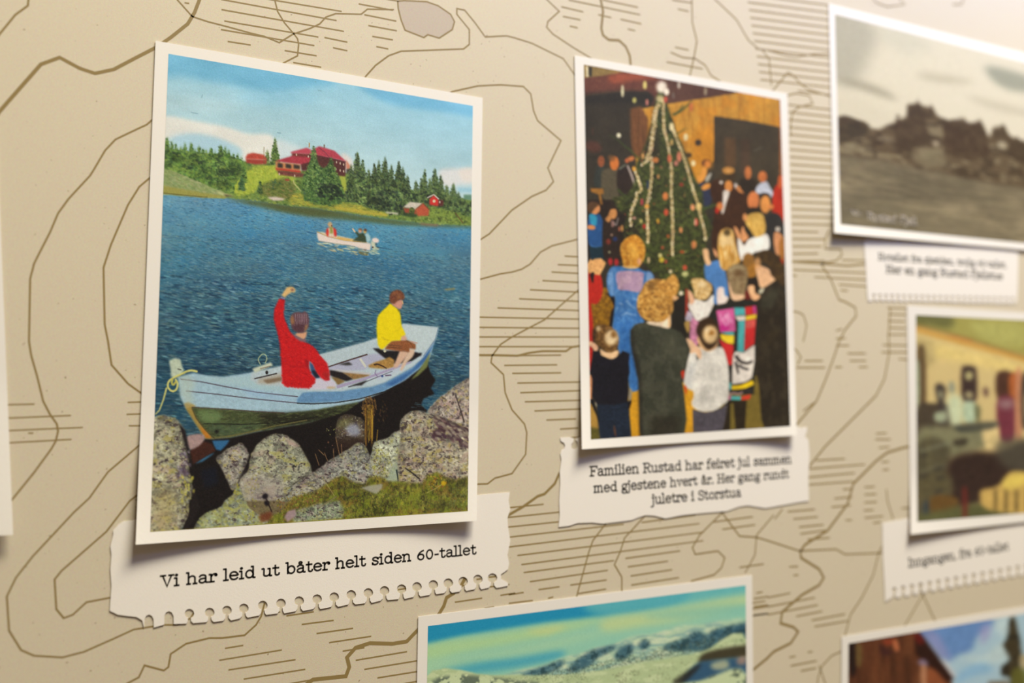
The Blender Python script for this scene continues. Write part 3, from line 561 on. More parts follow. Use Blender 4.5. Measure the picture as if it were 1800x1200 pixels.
    c.poly([(755, 349.5), (762.5, 343), (771.5, 351), (771, 362), (755, 360)], (204, 48, 40), .4, pid=cb)
    c.poly([(771, 351), (780, 352), (779, 362), (771, 362)], (92, 40, 34), .5, pid=cb)
    c.line([(751, 347.5), (762.5, 342), (771.5, 350)], 1.7, (226, 206, 190), .95); c.ell(763, 353.3, 2.6, 2.6, (216, 190, 150)); c.ell(773, 355, 1, 2, (220, 200, 180))
    cb = c.new('boathouse', 'red boathouse with a pale roof at the water')
    c.poly([(709, 365), (731, 367), (733, 378), (712, 374)], (150, 70, 44), .4, pid=cb)
    c.poly([(708.5, 364), (720.5, 354.5), (743, 357), (731, 367.5)], (204, 188, 166), .4, tex=.05, pid=cb)
    c.poly([(731, 367.5), (743.5, 357), (754.5, 368.5), (753, 379), (733.5, 379.5)], (182, 80, 50), .4, tex=.05, pid=cb)
    c.line([(731, 367.5), (743.5, 357), (754.5, 369)], 1, (110, 40, 34), .8)
    m = c.ell(724, 371, 5, 7, (78, 90, 40), a=.9, pid=fore); c.dabs(m, 40, [(104, 108, 46), (60, 76, 36)], 1.3)
    c.ell(722, 378, 12, 3.5, (48, 66, 34), .1, 1, .9)
    c.line([(800, 374), (814, 392)], 1.8, (92, 56, 34), .8)
    sb = c.part('boat', 'small white rowing boat drawn up on the far shore')
    c.poly([(469.5, 346.5), (484, 345.5), (501, 349), (497, 352), (480, 352.5)], (214, 190, 172), .4, pid=sb)
    sb = c.new('boat', 'small boat at the left end of the far shore')
    c.poly([(381, 336), (397, 340), (413, 345), (398, 344.5), (383, 340)], (198, 192, 130), .4, pid=sb); c.poly([(392, 341), (412, 345), (398, 345)], (60, 44, 30), .3)
    sb = c.new('jetty')
    c.poly([(678, 371.5), (700, 374), (700, 377), (679, 375)], (196, 186, 158), .4, pid=sb); c.line([(684, 377), (690, 376.5)], 2, (40, 36, 30))
    # ---- motor boat and its riders
    mb = c.part('boat', 'white motor boat crossing the lake'); B = lambda *a: [(540 + x / 12, 380 + y / 12) for x, y in a]
    m = c.mask(B((230, 520), (1340, 700), (1500, 640), (1520, 800), (1100, 820), (560, 740), (240, 640)), 1.5)
    c.dabs(m, 150, [(206, 208, 178), (190, 176, 130), (130, 156, 150), (84, 116, 124)], 1.2, 4, .1, .65, 9, .1)
    c.dabs(c.mask(B((1100, 740), (1300, 760), (1260, 830), (1060, 810))), 26, [(90, 92, 60), (110, 104, 70)], 1.1, 3, .1, .7, 9, .1)
    c.line(B((1460, 650), (1800, 705)), 1.6, (30, 56, 74), .8, .8); c.line(B((0, 335), (210, 370)), 1.2, (34, 74, 104), .7)
    c.poly(B((210, 330), (330, 335), (640, 410), (980, 480), (1340, 560), (1250, 570), (800, 530), (430, 430)), (222, 196, 158), .3, pid=mb)
    c.poly(B((640, 440), (980, 500), (1000, 520), (800, 500), (620, 460)), (206, 150, 50), .3)
    m = c.poly(B((203, 332), (300, 372), (430, 425), (560, 462), (800, 518), (1100, 545), (1348, 575), (1338, 650), (1325, 722), (1200, 702), (1020, 645), (860, 612), (700, 592), (560, 574), (400, 548), (240, 520), (214, 440)), (230, 206, 188), .4, pid=mb)
    c.line(B((205, 328), (300, 368), (430, 420), (560, 455), (800, 512), (1000, 530), (1250, 550)), .9, (196, 140, 40), .9); c.line(B((240, 522), (560, 575), (860, 614), (1010, 640)), .8, (110, 104, 80), .7)
    c.poly(B((1190, 700), (1250, 700), (1240, 725), (1190, 715)), (80, 50, 40), .3)
    c.ell(540 + 1440 / 12, 380 + 508 / 12, 6.4, 4.6, (232, 206, 190), .2, .4, pid=mb); c.poly(B((1340, 520), (1400, 540), (1440, 560), (1440, 700), (1380, 700), (1350, 600)), (200, 196, 166), .4, pid=mb)
    c.poly(B((1440, 565), (1470, 570), (1460, 610), (1440, 610)), (30, 40, 40), .3); c.ell(540 + 1385 / 12, 434.5, 1.6, 1.6, (70, 40, 40)); c.poly(B((1390, 640), (1480, 660), (1480, 780), (1390, 790)), (178, 186, 150), 1, .6)
    p = c.part('person', 'woman in a red jacket seated in the motor boat bow')
    c.poly(B((400, 290), (430, 245), (560, 240), (610, 280), (625, 370), (610, 430), (430, 430), (395, 370)), (208, 46, 36), .4, pid=p)
    c.poly(B((440, 250), (545, 245), (560, 380), (590, 440), (440, 430), (460, 330)), (222, 200, 170), .4, pid=p); c.poly(B((475, 200), (530, 200), (545, 360), (480, 365)), (148, 142, 62), .5, pid=p)
    c.ell(580, 394.5, 3.7, 4.4, (206, 160, 110), 0, .4, pid=p); c.poly(B((430, 165), (480, 120), (530, 160), (515, 170), (450, 160)), (186, 160, 120), .4, pid=p); c.ell(583, 396.5, 1, 1.8, (120, 70, 60))
    p = c.part('person', 'waving man in a dark green jacket in the motor boat')
    c.poly(B((1010, 330), (1040, 320), (1100, 370), (1180, 350), (1240, 420), (1250, 550), (1100, 535), (955, 515), (1080, 420), (1020, 360)), (54, 66, 42), .4, pid=p)
    c.line(B((955, 255), (985, 300), (1010, 335)), 2.6, (214, 184, 150), pid=p); c.ell(633, 405.5, 3.2, 4, (214, 150, 110), 0, .4, pid=p); c.poly(B((1075, 290), (1090, 258), (1150, 265), (1155, 320), (1130, 285), (1090, 280)), (80, 50, 34), .4, pid=p)
    p = c.part('person', 'person in a pale blue shirt in the motor boat stern')
    c.poly(B((1210, 380), (1280, 355), (1330, 430), (1340, 500), (1290, 550), (1250, 520), (1240, 430)), (164, 192, 190), .4, pid=p)
    c.ell(641.5, 406.5, 3, 3.8, (206, 160, 84), 0, .4, pid=p); c.poly(B((1190, 300), (1205, 262), (1255, 268), (1260, 318), (1215, 310)), (70, 44, 40), .4, pid=p)
    c.poly([(780, 508), (799, 506), (800, 509), (785, 510)], (150, 130, 70), .4, .9)
    # ---- dark water below the rowing boat
    c.poly([(330, 800), (345, 775), (373, 768), (430, 756), (487, 748), (560, 712), (632, 700), (675, 684), (712, 662), (752, 640), (757, 655), (766, 668), (757, 682), (764, 692), (745, 700), (740, 712), (752, 722), (735, 740), (712, 770), (690, 800), (640, 835), (545, 845), (500, 860), (420, 880), (400, 895), (350, 940), (320, 930)], (22, 15, 13), 1, 1, False, .2, (3, 3), wat)
    for k in range(30):
        x = R.uniform(712, 762); y = 690 + (775 - x) * .55 + R.uniform(-8, 12); c.line([(x, y), (x + R.uniform(5, 16), y + 1)], 1, (86, 118, 130), .6, .4)
    c.poly([(373, 774), (404, 773), (398, 782), (388, 792), (380, 790), (376, 783)], (48, 98, 136), .5); c.poly([(341, 815), (360, 803), (378, 794), (372, 800), (356, 811)], (54, 104, 134), .6)
    c.poly([(352, 826), (380, 820), (384, 850), (360, 858)], (16, 20, 34), 3, .7)
    # ---- the rowing boat
    bo = c.part('boat', 'grey-white wooden rowing boat among the rocks')
    hull = c.poly([(313, 663), (340, 655), (366, 660), (393, 662), (443, 654), (500, 650), (560, 680), (612, 685), (654, 679), (676, 672), (698, 660), (725, 645), (744, 628), (765, 598), (762, 606), (756, 628), (735, 650), (712, 668), (676, 688), (632, 706), (600, 720), (545, 742), (487, 752), (453, 758), (407, 768), (373, 771), (361, 770), (345, 746), (327, 718), (317, 697)], (164, 188, 196), .4, 1, False, .05, (4, 4), bo)
    g = c.poly([(327, 718), (337, 715), (400, 719), (450, 723), (500, 725.5), (550, 721), (600, 712), (632, 706), (610, 722), (580, 732), (545, 742), (487, 752), (453, 758), (407, 768), (373, 771), (361, 770), (345, 746)], (70, 76, 44), .6, 1, False, .16, (5, 3), bo)
    c.poly([(348, 722), (380, 722), (392, 734), (378, 742), (355, 740)], (112, 132, 80), 3, .8, True); c.poly([(365, 746), (430, 744), (460, 748), (420, 762), (385, 764)], (74, 88, 60), 3, .8, True)
    c.poly([(450, 726), (560, 724), (600, 716), (632, 707), (600, 724), (545, 744), (470, 752)], (30, 26, 18), 4, .75); c.dabs(g, 260, [(104, 112, 66), (50, 50, 30), (92, 96, 54)], 1, 4, -.05, .4, 8, .15)
    c.line([(373, 770), (407, 766), (453, 756), (480, 749), (540, 738)], 3, (110, 100, 56), .8, 2); c.line([(358, 744.5), (430, 745.5), (500, 742.5), (560, 732)], 1.7, (16, 12, 10), .9, 1)
    c.poly([(323, 709), (331, 706), (345, 713), (337, 716), (345, 735), (362, 757), (373, 770), (361, 770), (345, 746), (327, 718)], (172, 138, 66), 1, .9); c.poly([(350, 748), (362, 757), (372, 770), (361, 770)], (192, 112, 30), 1.2, .85)
    c.line([(337, 716), (345, 735), (362, 757), (378, 771)], 1.3, (66, 52, 30), .8); c.ell(381, 758, 4, 3.4, (24, 20, 16), soft=1)
    c.line([(317, 666), (355, 671), (400, 680), (450, 689), (500, 694.5), (524, 697)], 1.7, (66, 42, 52), .95); c.line([(327, 687), (380, 692.5), (440, 700), (500, 706), (524, 708)], 1.7, (66, 42, 52), .95)
    c.line([(337, 715.5), (400, 719), (450, 723), (500, 725.5)], 1.6, (70, 46, 34), .9)
    c.poly([(313, 663), (330, 657), (345, 672), (336, 690), (342, 706), (330, 712), (318, 697)], (186, 194, 172), 4, .6); c.poly([(420, 680), (520, 700), (524, 706), (440, 697)], (150, 178, 204), 3, .5)
    c.poly([(337, 662), (380, 664), (440, 660), (490, 670), (500, 688), (440, 682), (370, 670)], (172, 194, 192), 2, .7)
    bl = c.poly([(522, 701), (532, 690), (556, 687.5), (600, 687), (612, 685), (654, 679), (676, 672), (698, 660), (725, 645), (744, 628), (765, 598), (762, 606), (750, 632), (737, 646), (710, 667), (676, 687), (632, 700), (590, 706), (550, 708), (522, 708)], (102, 140, 172), .4, 1, False, .06, (6, 4), bo)
    c.poly([(676, 676), (725, 650), (760, 606), (750, 634), (710, 667), (690, 678)], (44, 86, 140), 2, .75); c.line([(522, 708.5), (550, 709.5), (590, 707.5), (632, 701), (676, 688), (700, 676)], 2, (22, 16, 14), .9)
    c.poly([(757, 618), (751, 645), (735, 660), (722, 668), (738, 648)], (118, 122, 66), .8, .95, pid=bo)
    # inside
    ins = c.poly([(442, 654), (493, 643), (560, 623), (640, 601), (663, 593.5), (708, 569), (740, 572), (771, 575), (769, 586), (765, 598), (744, 628), (725, 645), (698, 660), (676, 672), (654, 679), (612, 685), (600, 687), (556, 687.5), (530, 686), (500, 680), (455, 676), (440, 668)], (184, 194, 194), .4, 1, False, .04, (4, 4), bo)
    c.poly([(455, 665), (494, 655), (496, 672), (475, 675), (452, 674)], (176, 160, 138), 2, .8); c.poly([(462, 668), (495, 662), (495, 669), (470, 674)], (118, 92, 66), 1.2, .8)
    c.line([(447, 665.5), (487, 656)], 2.2, (40, 28, 26)); c.ell(469, 654.5, 2.6, 3.4, (36, 30, 26)); c.poly([(443, 648), (476, 636.5), (480, 642), (448, 655)], (200, 200, 172), .4, pid=bo); c.line([(457, 648), (476, 643)], 1.2, (110, 70, 50), .8)
    c.line([(458, 641), (454, 632), (457, 626), (462, 622), (467, 624), (469, 631), (466, 638)], 1.4, (196, 200, 150), .9, smooth=True)
    c.poly([(577, 645), (645, 623), (660, 622), (672, 620), (676, 630), (650, 642), (640, 650), (600, 652), (579, 650)], (176, 172, 186), .6); c.line([(576, 645), (600, 637), (646, 622.5)], 2.2, (66, 40, 34), .95, 2.6)
    c.poly([(594, 640), (613, 636), (620, 641), (610, 642)], (50, 46, 42), .4)
    c.poly([(579, 650), (600, 652), (622, 666), (609, 670), (592, 666), (580, 659)], (34, 27, 27), .5); c.poly([(600, 653), (622, 654), (652, 657), (648, 661), (622, 667)], (146, 108, 62), .6, tex=.12); c.poly([(582, 662), (594, 664), (607, 670), (594, 677), (590, 672)], (132, 102, 58), .6)
    c.poly([(579, 648), (600, 650), (650, 655), (652, 659), (620, 656), (596, 653)], (198, 190, 186), .6)
    c.poly([(655, 612), (665, 612), (675, 616), (703, 616), (742, 620), (740, 625), (721, 636), (694, 640), (676, 629)], (28, 23, 24), .5); c.ell(676.5, 617, 2.4, 2.2, (206, 196, 160))
    g = c.poly([(647, 642), (660, 636), (676, 631), (684.5, 627), (693, 632), (693, 645), (680, 649), (649, 646)], (168, 124, 62), .5, tex=.1); c.line([(657, 641), (664, 640), (674, 644), (680, 648)], 3, (52, 32, 22), .9, 2, smooth=True)
    c.line([(633, 630), (643, 645)], 4, (210, 204, 184)); c.poly([(640, 668), (652, 664), (690, 652), (720, 640), (738, 626), (741, 630), (724, 643), (698, 658), (676, 670), (654, 677)], (190, 200, 200), 1, .95)
    c.poly([(652, 657), (676, 648), (705, 645), (716, 640), (700, 652), (668, 668), (650, 664)], (186, 188, 200), 1, .6)
    c.line([(592, 680), (640, 666), (723, 636)], 6, (168, 154, 176), 1, 3); c.line([(612, 680), (640, 672), (690, 652)], 1.8, (56, 44, 52), .85, 1); c.poly([(616, 678), (642, 669), (646, 668), (636, 677)], (40, 34, 34), .6)
    c.line([(661, 650), (659, 656), (664, 662), (670, 660)], 1.6, (128, 104, 140), .9); c.line([(677, 660), (688, 659)], 2.2, (96, 70, 96), .9); c.ell(672, 661, 2, 2, (50, 76, 130))
    c.poly([(708, 570), (740, 572.5), (770, 576), (764, 597), (745, 617), (735, 620), (722, 600), (712, 588)], (192, 200, 196), .5, tex=.03); c.line([(770, 577), (765, 596), (744, 626)], 1, (60, 86, 120), .6)
    # stem post and rope
    c.poly([(297, 634), (307, 629.3), (316.7, 631), (320, 642), (323, 652), (313, 664), (300, 662), (300, 650)], (190, 196, 168), .5, tex=.06, pid=bo); c.line([(312, 648), (319, 650)], 1.8, (50, 44, 40), .9)
    RC = (214, 204, 116)
    rp = c.part('rope', 'yellow mooring rope at the bow')
    c.line([(347, 653), (338, 651), (330, 652), (319, 657), (306, 663), (297, 670), (295, 679), (300, 686), (306, 687), (311, 682), (312, 673), (308, 666)], 3.4, RC, 1, 3, smooth=True, pid=rp); c.line([(304, 664), (302, 672), (305, 676), (310, 669)], 3.4, (190, 178, 84), smooth=True, pid=rp)
    c.line([(293, 681), (287, 703), (280, 721), (273, 728)], 2.8, RC, .95, 1.4, pid=rp); c.line([(330, 653), (308, 664)], 1, (150, 136, 60), .8)
    # ---- person in red
    p = c.part('person', 'person in a red sweater waving from the rowing boat')
    c.poly([(553, 666), (579, 664), (590, 672), (591, 680), (575, 684), (545, 684)], (206, 194, 202), .5, pid=p)
    c.ell(582, 681, 8, 2, (196, 160, 110), soft=1, a=.8); c.poly([(543, 634), (551, 641), (557, 655), (562, 664), (554, 664), (547, 656)], (54, 84, 122), .4); c.poly([(547, 650), (556, 652), (563, 663), (554, 664)], (24, 34, 46), .4)
    m = c.poly([(491, 524.5), (501, 527), (500, 535), (498.5, 550), (500, 560), (504, 570), (510, 583), (516, 589), (530, 598), (536, 601), (545, 605), (555, 613), (561, 623), (575, 638), (579, 654), (579, 668), (572, 669), (564, 664), (556, 654), (550, 640), (545, 635), (542, 634), (543, 647), (547, 657), (555, 665), (553, 673), (543, 682.5), (520, 681), (502, 679), (496, 673), (495, 650), (493, 610), (490, 590), (485, 575), (481.5, 560), (482, 548), (485, 537)], (200, 22, 26), .5, 1, False, .05, (3, 3), p)
    c.dabs(m, 420, [(222, 30, 28), (172, 18, 26), (206, 28, 30)], 1.3, 1.3, .3, .5, 6); c.poly([(535, 630), (542, 634), (543, 645), (546, 656), (540, 645)], (140, 16, 24), 1.2, .8); c.line([(500, 640), (530, 645), (541, 640)], 2, (158, 16, 24), .5, soft=1)
    c.poly([(566, 655), (578, 652), (579, 666), (572, 668)], (150, 34, 32), 1.5, .6); c.line([(484, 540), (482, 560), (490, 590), (494, 620)], 2, (160, 14, 28), .5, soft=1)
    c.poly([(495, 519), (498, 514), (504, 505), (510, 503.5), (516, 504.5), (519.5, 509), (518, 514), (512, 513.5), (504, 519), (501, 523)], (222, 176, 110), .4, pid=p); c.poly([(510, 508), (516, 507), (517, 511), (512, 511)], (110, 70, 70), .5, .8); c.line([(493, 522), (501, 525)], 2.4, (130, 120, 150), pid=p)
    c.poly([(518, 588), (524, 584), (532, 584), (540, 582), (538, 592), (534, 597), (524, 592)], (218, 156, 116), .4, pid=p); c.poly([(513, 585), (520, 590), (532, 597), (537, 594), (538, 601), (528, 600), (518, 593)], (132, 92, 98), .5, pid=p)
    m = c.poly([(510, 560), (512, 553), (518, 548.5), (526, 548), (530, 549.5), (536, 546.5), (541, 551), (544, 562), (542.5, 575), (537, 582), (532, 585), (524, 584.5), (516, 581), (512, 573)], (104, 70, 74), .5, 1, False, .1, (2, 5), p)
    c.poly([(510, 560), (514, 553), (517, 560), (517, 570), (512, 570)], (160, 108, 66), 1, .8); c.poly([(536, 572), (541, 570), (539, 580), (535, 583)], (166, 120, 74), .8, .8)
    for x0, x1 in ((519, 521), (523, 523), (526, 526.5), (529, 529), (532, 530), (535, 534), (538, 539)):
        c.line([(x0, 551), (x0 + .6, 560), (x1, 570)], 1, (170, 146, 156), .6, .5)
    c.poly([(513, 572), (524, 570), (536, 570), (534, 582), (524, 584), (516, 580)], (70, 36, 44), 1.6, .6)
    # ---- person in yellow
    p = c.part('person', 'person in a yellow jacket and brown shorts seated in the rowing boat stern')
    SK = (214, 170, 140)
    c.poly([(703, 616), (717, 617.7), (718, 621), (711, 631), (704, 639), (699, 645), (692, 647), (692, 643)], SK, .5, pid=p); c.poly([(720, 613), (729, 614), (728, 622), (724.6, 628), (715, 637), (709, 648), (706, 652), (703, 650), (708, 636)], (216, 180, 150), .5, pid=p)
    m = c.poly([(687.8, 598.7), (704, 597.6), (714, 597), (722, 600), (731, 605), (730.5, 614), (720, 612), (719.5, 619), (710.5, 617), (702, 617), (676, 613.5), (680, 607)], (146, 84, 46), .5, 1, False, .08, pid=p)
    for k in range(4): c.line([(681 + k * 6, 605 + k * .7), (688 + k * 6, 607 + k * .7)], 1, (70, 46, 34), .7)
    c.line([(682, 610), (706, 612)], 1.2, (70, 46, 34), .7); c.line([(714, 598), (722, 603), (727, 612)], 1.1, (70, 48, 30), .6); c.line([(723, 600), (734, 603)], 2, (196, 140, 120), .8)
    c.poly([(705, 590), (711, 588), (716, 595), (712, 598), (705, 597)], (214, 160, 130), .4, pid=p)
    m = c.poly([(685, 533), (689, 535), (697, 541), (702, 546), (704.5, 556), (705, 565), (706, 573), (710, 581), (713, 588), (705, 591.5), (704.5, 598), (694, 598.5), (688, 599.5), (680, 606.5), (674, 613), (669, 613.5), (664.5, 606), (663, 594), (662, 577), (663, 560), (665, 554), (672, 546), (680, 539)], (238, 206, 6), .5, 1, False, .02, (5, 5), p)
    c.line([(671, 592), (676, 596), (684, 598)], 1.5, (170, 140, 20), .7, soft=1); c.line([(692, 583), (700, 580), (704, 574)], 1.5, (205, 172, 14), .6, soft=1); c.poly([(699, 543), (703, 545), (703, 549), (699, 546)], (110, 96, 30), .4, .8)
    c.poly([(688, 533), (694, 530), (698, 527), (706, 526), (708.5, 533), (707, 537), (705, 542.5), (701, 543), (696, 540), (690, 536)], (206, 142, 118), .5, pid=p); c.line([(707, 528), (708.5, 534)], 1.5, (238, 196, 130), .8)
    m = c.poly([(684.5, 526), (685, 518), (689, 512.5), (697, 509), (704, 510), (710, 516), (711.5, 522), (709, 528), (705, 526), (701, 528), (697, 530), (694, 534), (688, 533), (685, 531)], (118, 66, 42), .5, 1, False, .12, (3, 3), p)
    c.line([(690, 517), (697, 514), (703, 517)], 2, (170, 104, 60), .6, soft=1, smooth=True); c.line([(688, 524), (694, 521), (699, 524)], 2, (86, 40, 34), .6, soft=1); c.poly([(696, 519), (703, 518), (705, 524), (699, 526)], (158, 100, 58), 1.5, .6)
    # ---- rocks
    rk = lambda: c.part('rocks', 'lichen-covered shore rocks'); rid = rk()
    def rock(pts, base, n, yel=.2, dark=.3, pink=.2, r=1.8):
        q = catmull(pts, True, 4); q = q + R.normal(0, .55, q.shape); nid = c.new('rock'); m = c.poly(q, base, .5, 1, False, .1, (6, 6), nid); rockpaint(c, m, base, n, nid, yel, dark, pink, r); return m
    m = c.poly([(333, 792), (360, 775), (373, 780), (379, 792), (360, 803), (339, 816)], (62, 30, 20), .8, 1, False, .1, pid=rid)
    c.poly([(328, 768), (343, 763), (355, 763), (360, 768), (357, 776), (347, 785), (333, 789)], (166, 134, 126), .6, 1, True, .06, pid=rid)
    rock([(592, 745), (600, 732), (613, 729), (633, 735), (640, 745), (641, 777), (610, 786), (592, 775)], (96, 82, 62), 160, 0, .6, .2, 1.4)
    c.poly([(607, 752), (618, 745), (630, 748), (632, 764), (616, 766)], (160, 160, 172), 3, .8, True); c.poly([(588, 770), (640, 768), (645, 790), (590, 795)], (44, 28, 20), 4, .8); c.poly([(592, 745), (600, 735), (622, 733), (616, 744), (600, 756)], (112, 110, 62), 3, .5)
    rock([(640, 845), (652, 800), (659, 777), (680, 771), (693, 760), (705, 756), (706, 767), (702, 807), (700, 850)], (166, 164, 138), 330, .25, .15, .1, 1.4)
    rock([(752, 723), (760, 712), (773, 699), (791, 685), (809, 673), (828, 671), (828, 756), (787, 741), (760, 730)], (166, 150, 134), 520, .15, .35, .5, 1.5)
    c.line([(801, 694), (806, 710), (812, 728), (816, 742)], 2, (52, 38, 36), .85, 3)
    m = rock([(704, 745), (707, 736), (713, 729), (722, 724.5), (740, 723), (760, 728), (787, 739), (826, 757), (826, 850), (800, 862), (750, 868), (700, 864), (697, 840), (700, 805), (704, 770)], (158, 146, 122), 1700, .3, .35, .45, 2)
    c.dabs(c.mask([(764, 730), (826, 757), (826, 790), (790, 772), (760, 775)], 3), 210, [(64, 40, 46), (82, 56, 58), (150, 130, 110)], 2.2, 2.4, .5, .65, 8, .25)
    c.poly([(754, 722), (787, 738), (826, 755), (826, 759), (790, 744)], (58, 42, 44), 1, .6)
    rock([(548, 850), (553, 829), (566, 820), (585, 806), (610, 791), (632, 778.5), (641, 784), (649, 800), (654, 822), (656, 850), (640, 862), (600, 866), (560, 864)], (150, 146, 132), 620, .2, .35, .2, 1.6)
    rock([(500, 900), (508, 872), (513, 853), (530, 838), (548, 829), (560, 836), (580, 838), (590, 846), (570, 866), (540, 880), (520, 905)], (150, 142, 126), 330, .2, .3, .3, 1.4)
    c.line([(514, 852), (528, 841), (538, 835)], 2.4, (36, 30, 20), .9, 1)
    m = rock([(440, 806), (447, 790), (464, 771), (484, 763), (500, 765), (514, 772), (526, 783), (540, 807), (548, 829), (536, 835), (513, 853), (508, 871), (495, 887), (478, 902), (462, 910), (430, 905), (412, 880), (411, 866), (424, 841), (437, 827)], (158, 154, 128), 1300, .25, .22, .3, 1.8)
    c.poly([(420, 845), (440, 830), (480, 838), (500, 850), (490, 880), (460, 890), (430, 880)], (160, 142, 134), 7, .5, True); c.poly([(500, 768), (524, 782), (526, 786), (512, 782)], (206, 160, 152), 1.5, .7)
    c.dabs(c.mask([(508, 806), (530, 806), (530, 828), (510, 830)], 3), 26, [(48, 46, 40)], 1.3)
    c.poly([(344, 936), (380, 900), (430, 880), (520, 880), (600, 880), (600, 920)], (112, 96, 66), 1, 1, False, .15, (4, 4), rid)
    m = rock([(344, 934), (350, 915), (362, 902), (387, 892), (396, 879), (413, 867), (419, 850), (426, 870), (440, 895), (462, 908), (470, 922), (400, 932)], (150, 152, 128), 700, .5, .25, .15, 1.7)
    c.dabs(m, 260, [(140, 146, 116), (160, 160, 96), (168, 160, 70)], 1.8, 1.4, .3, .45, 8)
    c.dabs(c.mask([(442, 826), (452, 840), (451, 868), (449, 925), (440, 925), (444, 868), (443, 845)], 1.5), 90, [(172, 158, 46), (150, 140, 60)], 1.3, .6, 0, .6, 8); c.dabs(c.mask([(414, 840), (420, 842), (418, 870), (411, 868)], 1), 40, [(168, 154, 34)], 1.2, .6, 0, .7, 8)
    c.ell(466, 872, 5, 5.5, (26, 18, 24), .6, 1); c.ell(469, 884, 5, 4.5, (22, 16, 22), .8, 1); c.line([(468, 876), (478, 900)], 2.4, (40, 24, 24), .9); c.poly([(455, 905), (476, 898), (482, 912), (458, 918)], (112, 54, 30), 1.8, .85)
    rock([(381, 804), (391, 796), (404, 787), (420, 780), (427, 781), (433, 790), (436.5, 800), (433, 813), (427, 827), (417, 847), (411, 861), (406, 858), (396, 835), (387, 817)], (162, 152, 136), 420, .25, .3, .3, 1.7)
    m = rock([(262, 735), (272, 733), (287, 730), (307, 735), (316, 744), (324, 757), (329, 778), (333, 796), (331, 820), (338, 857), (338, 869), (332, 880), (331, 900), (324, 920), (312, 932), (258, 940)], (158, 150, 122), 2000, .25, .3, .25, 1.9)
    c.poly([(314, 742), (326, 757), (334, 796), (334, 830), (330, 800), (322, 770)], (26, 18, 20), 1.2, .95); c.dabs(c.mask([(318, 795), (332, 795), (332, 838), (312, 838)], 3), 110, [(70, 52, 66), (110, 92, 104), (150, 132, 140)], 2, 1.5, 1.2, .6, 8)
    c.poly([(272, 870), (300, 860), (310, 880), (300, 925), (275, 930)], (172, 152, 96), 7, .55, True); c.dabs(c.mask([(318, 838), (338, 838), (338, 872), (322, 884)], 3), 90, [(44, 40, 34), (184, 170, 70), (160, 150, 90)], 1.8, 1.6, 1.4, .65, 8)
    c.poly([(334, 860), (338, 872), (333, 900), (324, 924), (322, 932), (330, 930), (345, 905), (352, 890), (345, 870)], (30, 22, 20), 1.2, .9)
    # ---- grass and reeds
    gr = c.part('grass', 'yellow-green grass on the bank')
    m = c.poly([(470, 925), (478, 906), (492, 902), (506, 884), (520, 872), (548, 866), (572, 852), (590, 840), (604, 836), (616, 846), (640, 852), (650, 838), (668, 838), (684, 845), (700, 846), (722, 848), (742, 850), (752, 834), (768, 830), (782, 838), (800, 843), (826, 838), (826, 900), (640, 930), (462, 934)], (118, 114, 40), 2, .92, False, .16, (3, 5), gr)
    c.dabs(m, 3300, [(152, 148, 36), (112, 128, 36), (90, 94, 32), (140, 110, 42), (54, 54, 24), (134, 146, 42), (160, 140, 54), (70, 62, 28)], 1.15, .45, 0, .7, 10, .35)
    c.shade(m, (26, 16), .13, 2); c.shade(m, (5, 9), .12); c.tint(m, (150, 112, 40), (24, 14), .22, .5, 1); c.tint(m, (52, 50, 24), (6, 7), .16, .55, .8); c.tint(m, (150, 166, 36), (12, 12), .25, .45, 1)
    c.dabs(m, 900, [(170, 166, 50), (70, 70, 26), (140, 150, 40)], 1.3, .4, 0, .6, 10, .4)
    c.rgb[m[0]] *= 1 - (.16 * m[1])[..., None] * np.array([.8, 1, .6])
    c.dabs(c.mask([(570, 895), (650, 860), (720, 862), (720, 905), (560, 916)], 3), 900, [(128, 146, 32), (150, 158, 44), (96, 116, 30), (140, 116, 40)], 1.2, .45, 0, .5, 10, .3)
    c.dabs(c.mask([(480, 880), (560, 862), (570, 890), (500, 912)], 3), 420, [(134, 90, 50), (112, 104, 40), (80, 60, 34), (150, 130, 50)], 1.4, .8, .2, .65, 9)
    c.dabs(c.mask([(790, 855), (823, 850), (823, 898), (780, 896)], 3), 330, [(104, 112, 56), (128, 134, 76), (84, 92, 50)], 1.2, .45, 0, .6, 8, .3)
    c.dabs(c.mask([(752, 834), (782, 836), (784, 856), (756, 860)], 3), 110, [(176, 140, 36), (150, 90, 40), (120, 120, 36)], 1.4, .8, 0, .7)
    c.dabs(c.mask([(655, 790), (672, 790), (692, 815), (690, 840), (655, 850)], 3), 300, [(146, 138, 40), (110, 100, 36), (160, 152, 60), (80, 70, 30)], 1.3, .6, 0, .65)
    g = c.poly([(516, 906), (522, 897), (560, 886), (596, 880), (604, 895), (602, 910), (516, 918)], (136, 146, 120), 2, .85, False, .15, (4, 4), rid); rockpaint(c, g, 0, 170, rid, .2, .3, .1, 1.4)
    c.poly([(500, 908), (506, 898), (520, 894), (520, 906), (505, 918)], (166, 136, 138), 1.2, .9); c.line([(560, 893), (580, 880), (592, 872)], 2, (130, 114, 84), .8); c.line([(566, 838), (578, 856), (588, 872)], 1, (178, 160, 100), .8)
    c.poly([(634, 857), (650, 853), (672, 850), (672, 857), (662, 868), (650, 864)], (168, 160, 140), 1, .85); c.poly([(678, 845), (692, 815), (698, 812), (700, 845)], (160, 168, 140), 2, .8); c.line([(697, 825), (700, 845)], 3, (24, 34, 36), .9, 1.5); c.line([(712, 822), (726, 832), (738, 842)], 2.4, (44, 36, 32), .9, 3)
    c.line([(750, 866), (766, 858), (778, 850)], 1.2, (176, 160, 90), .8); c.ell(780, 849, 5, 4, (206, 160, 20), soft=1, a=.85)
    m = c.mask([(634, 712), (640, 700), (650, 696), (660, 700), (662, 720), (656, 735), (645, 738), (636, 728)])
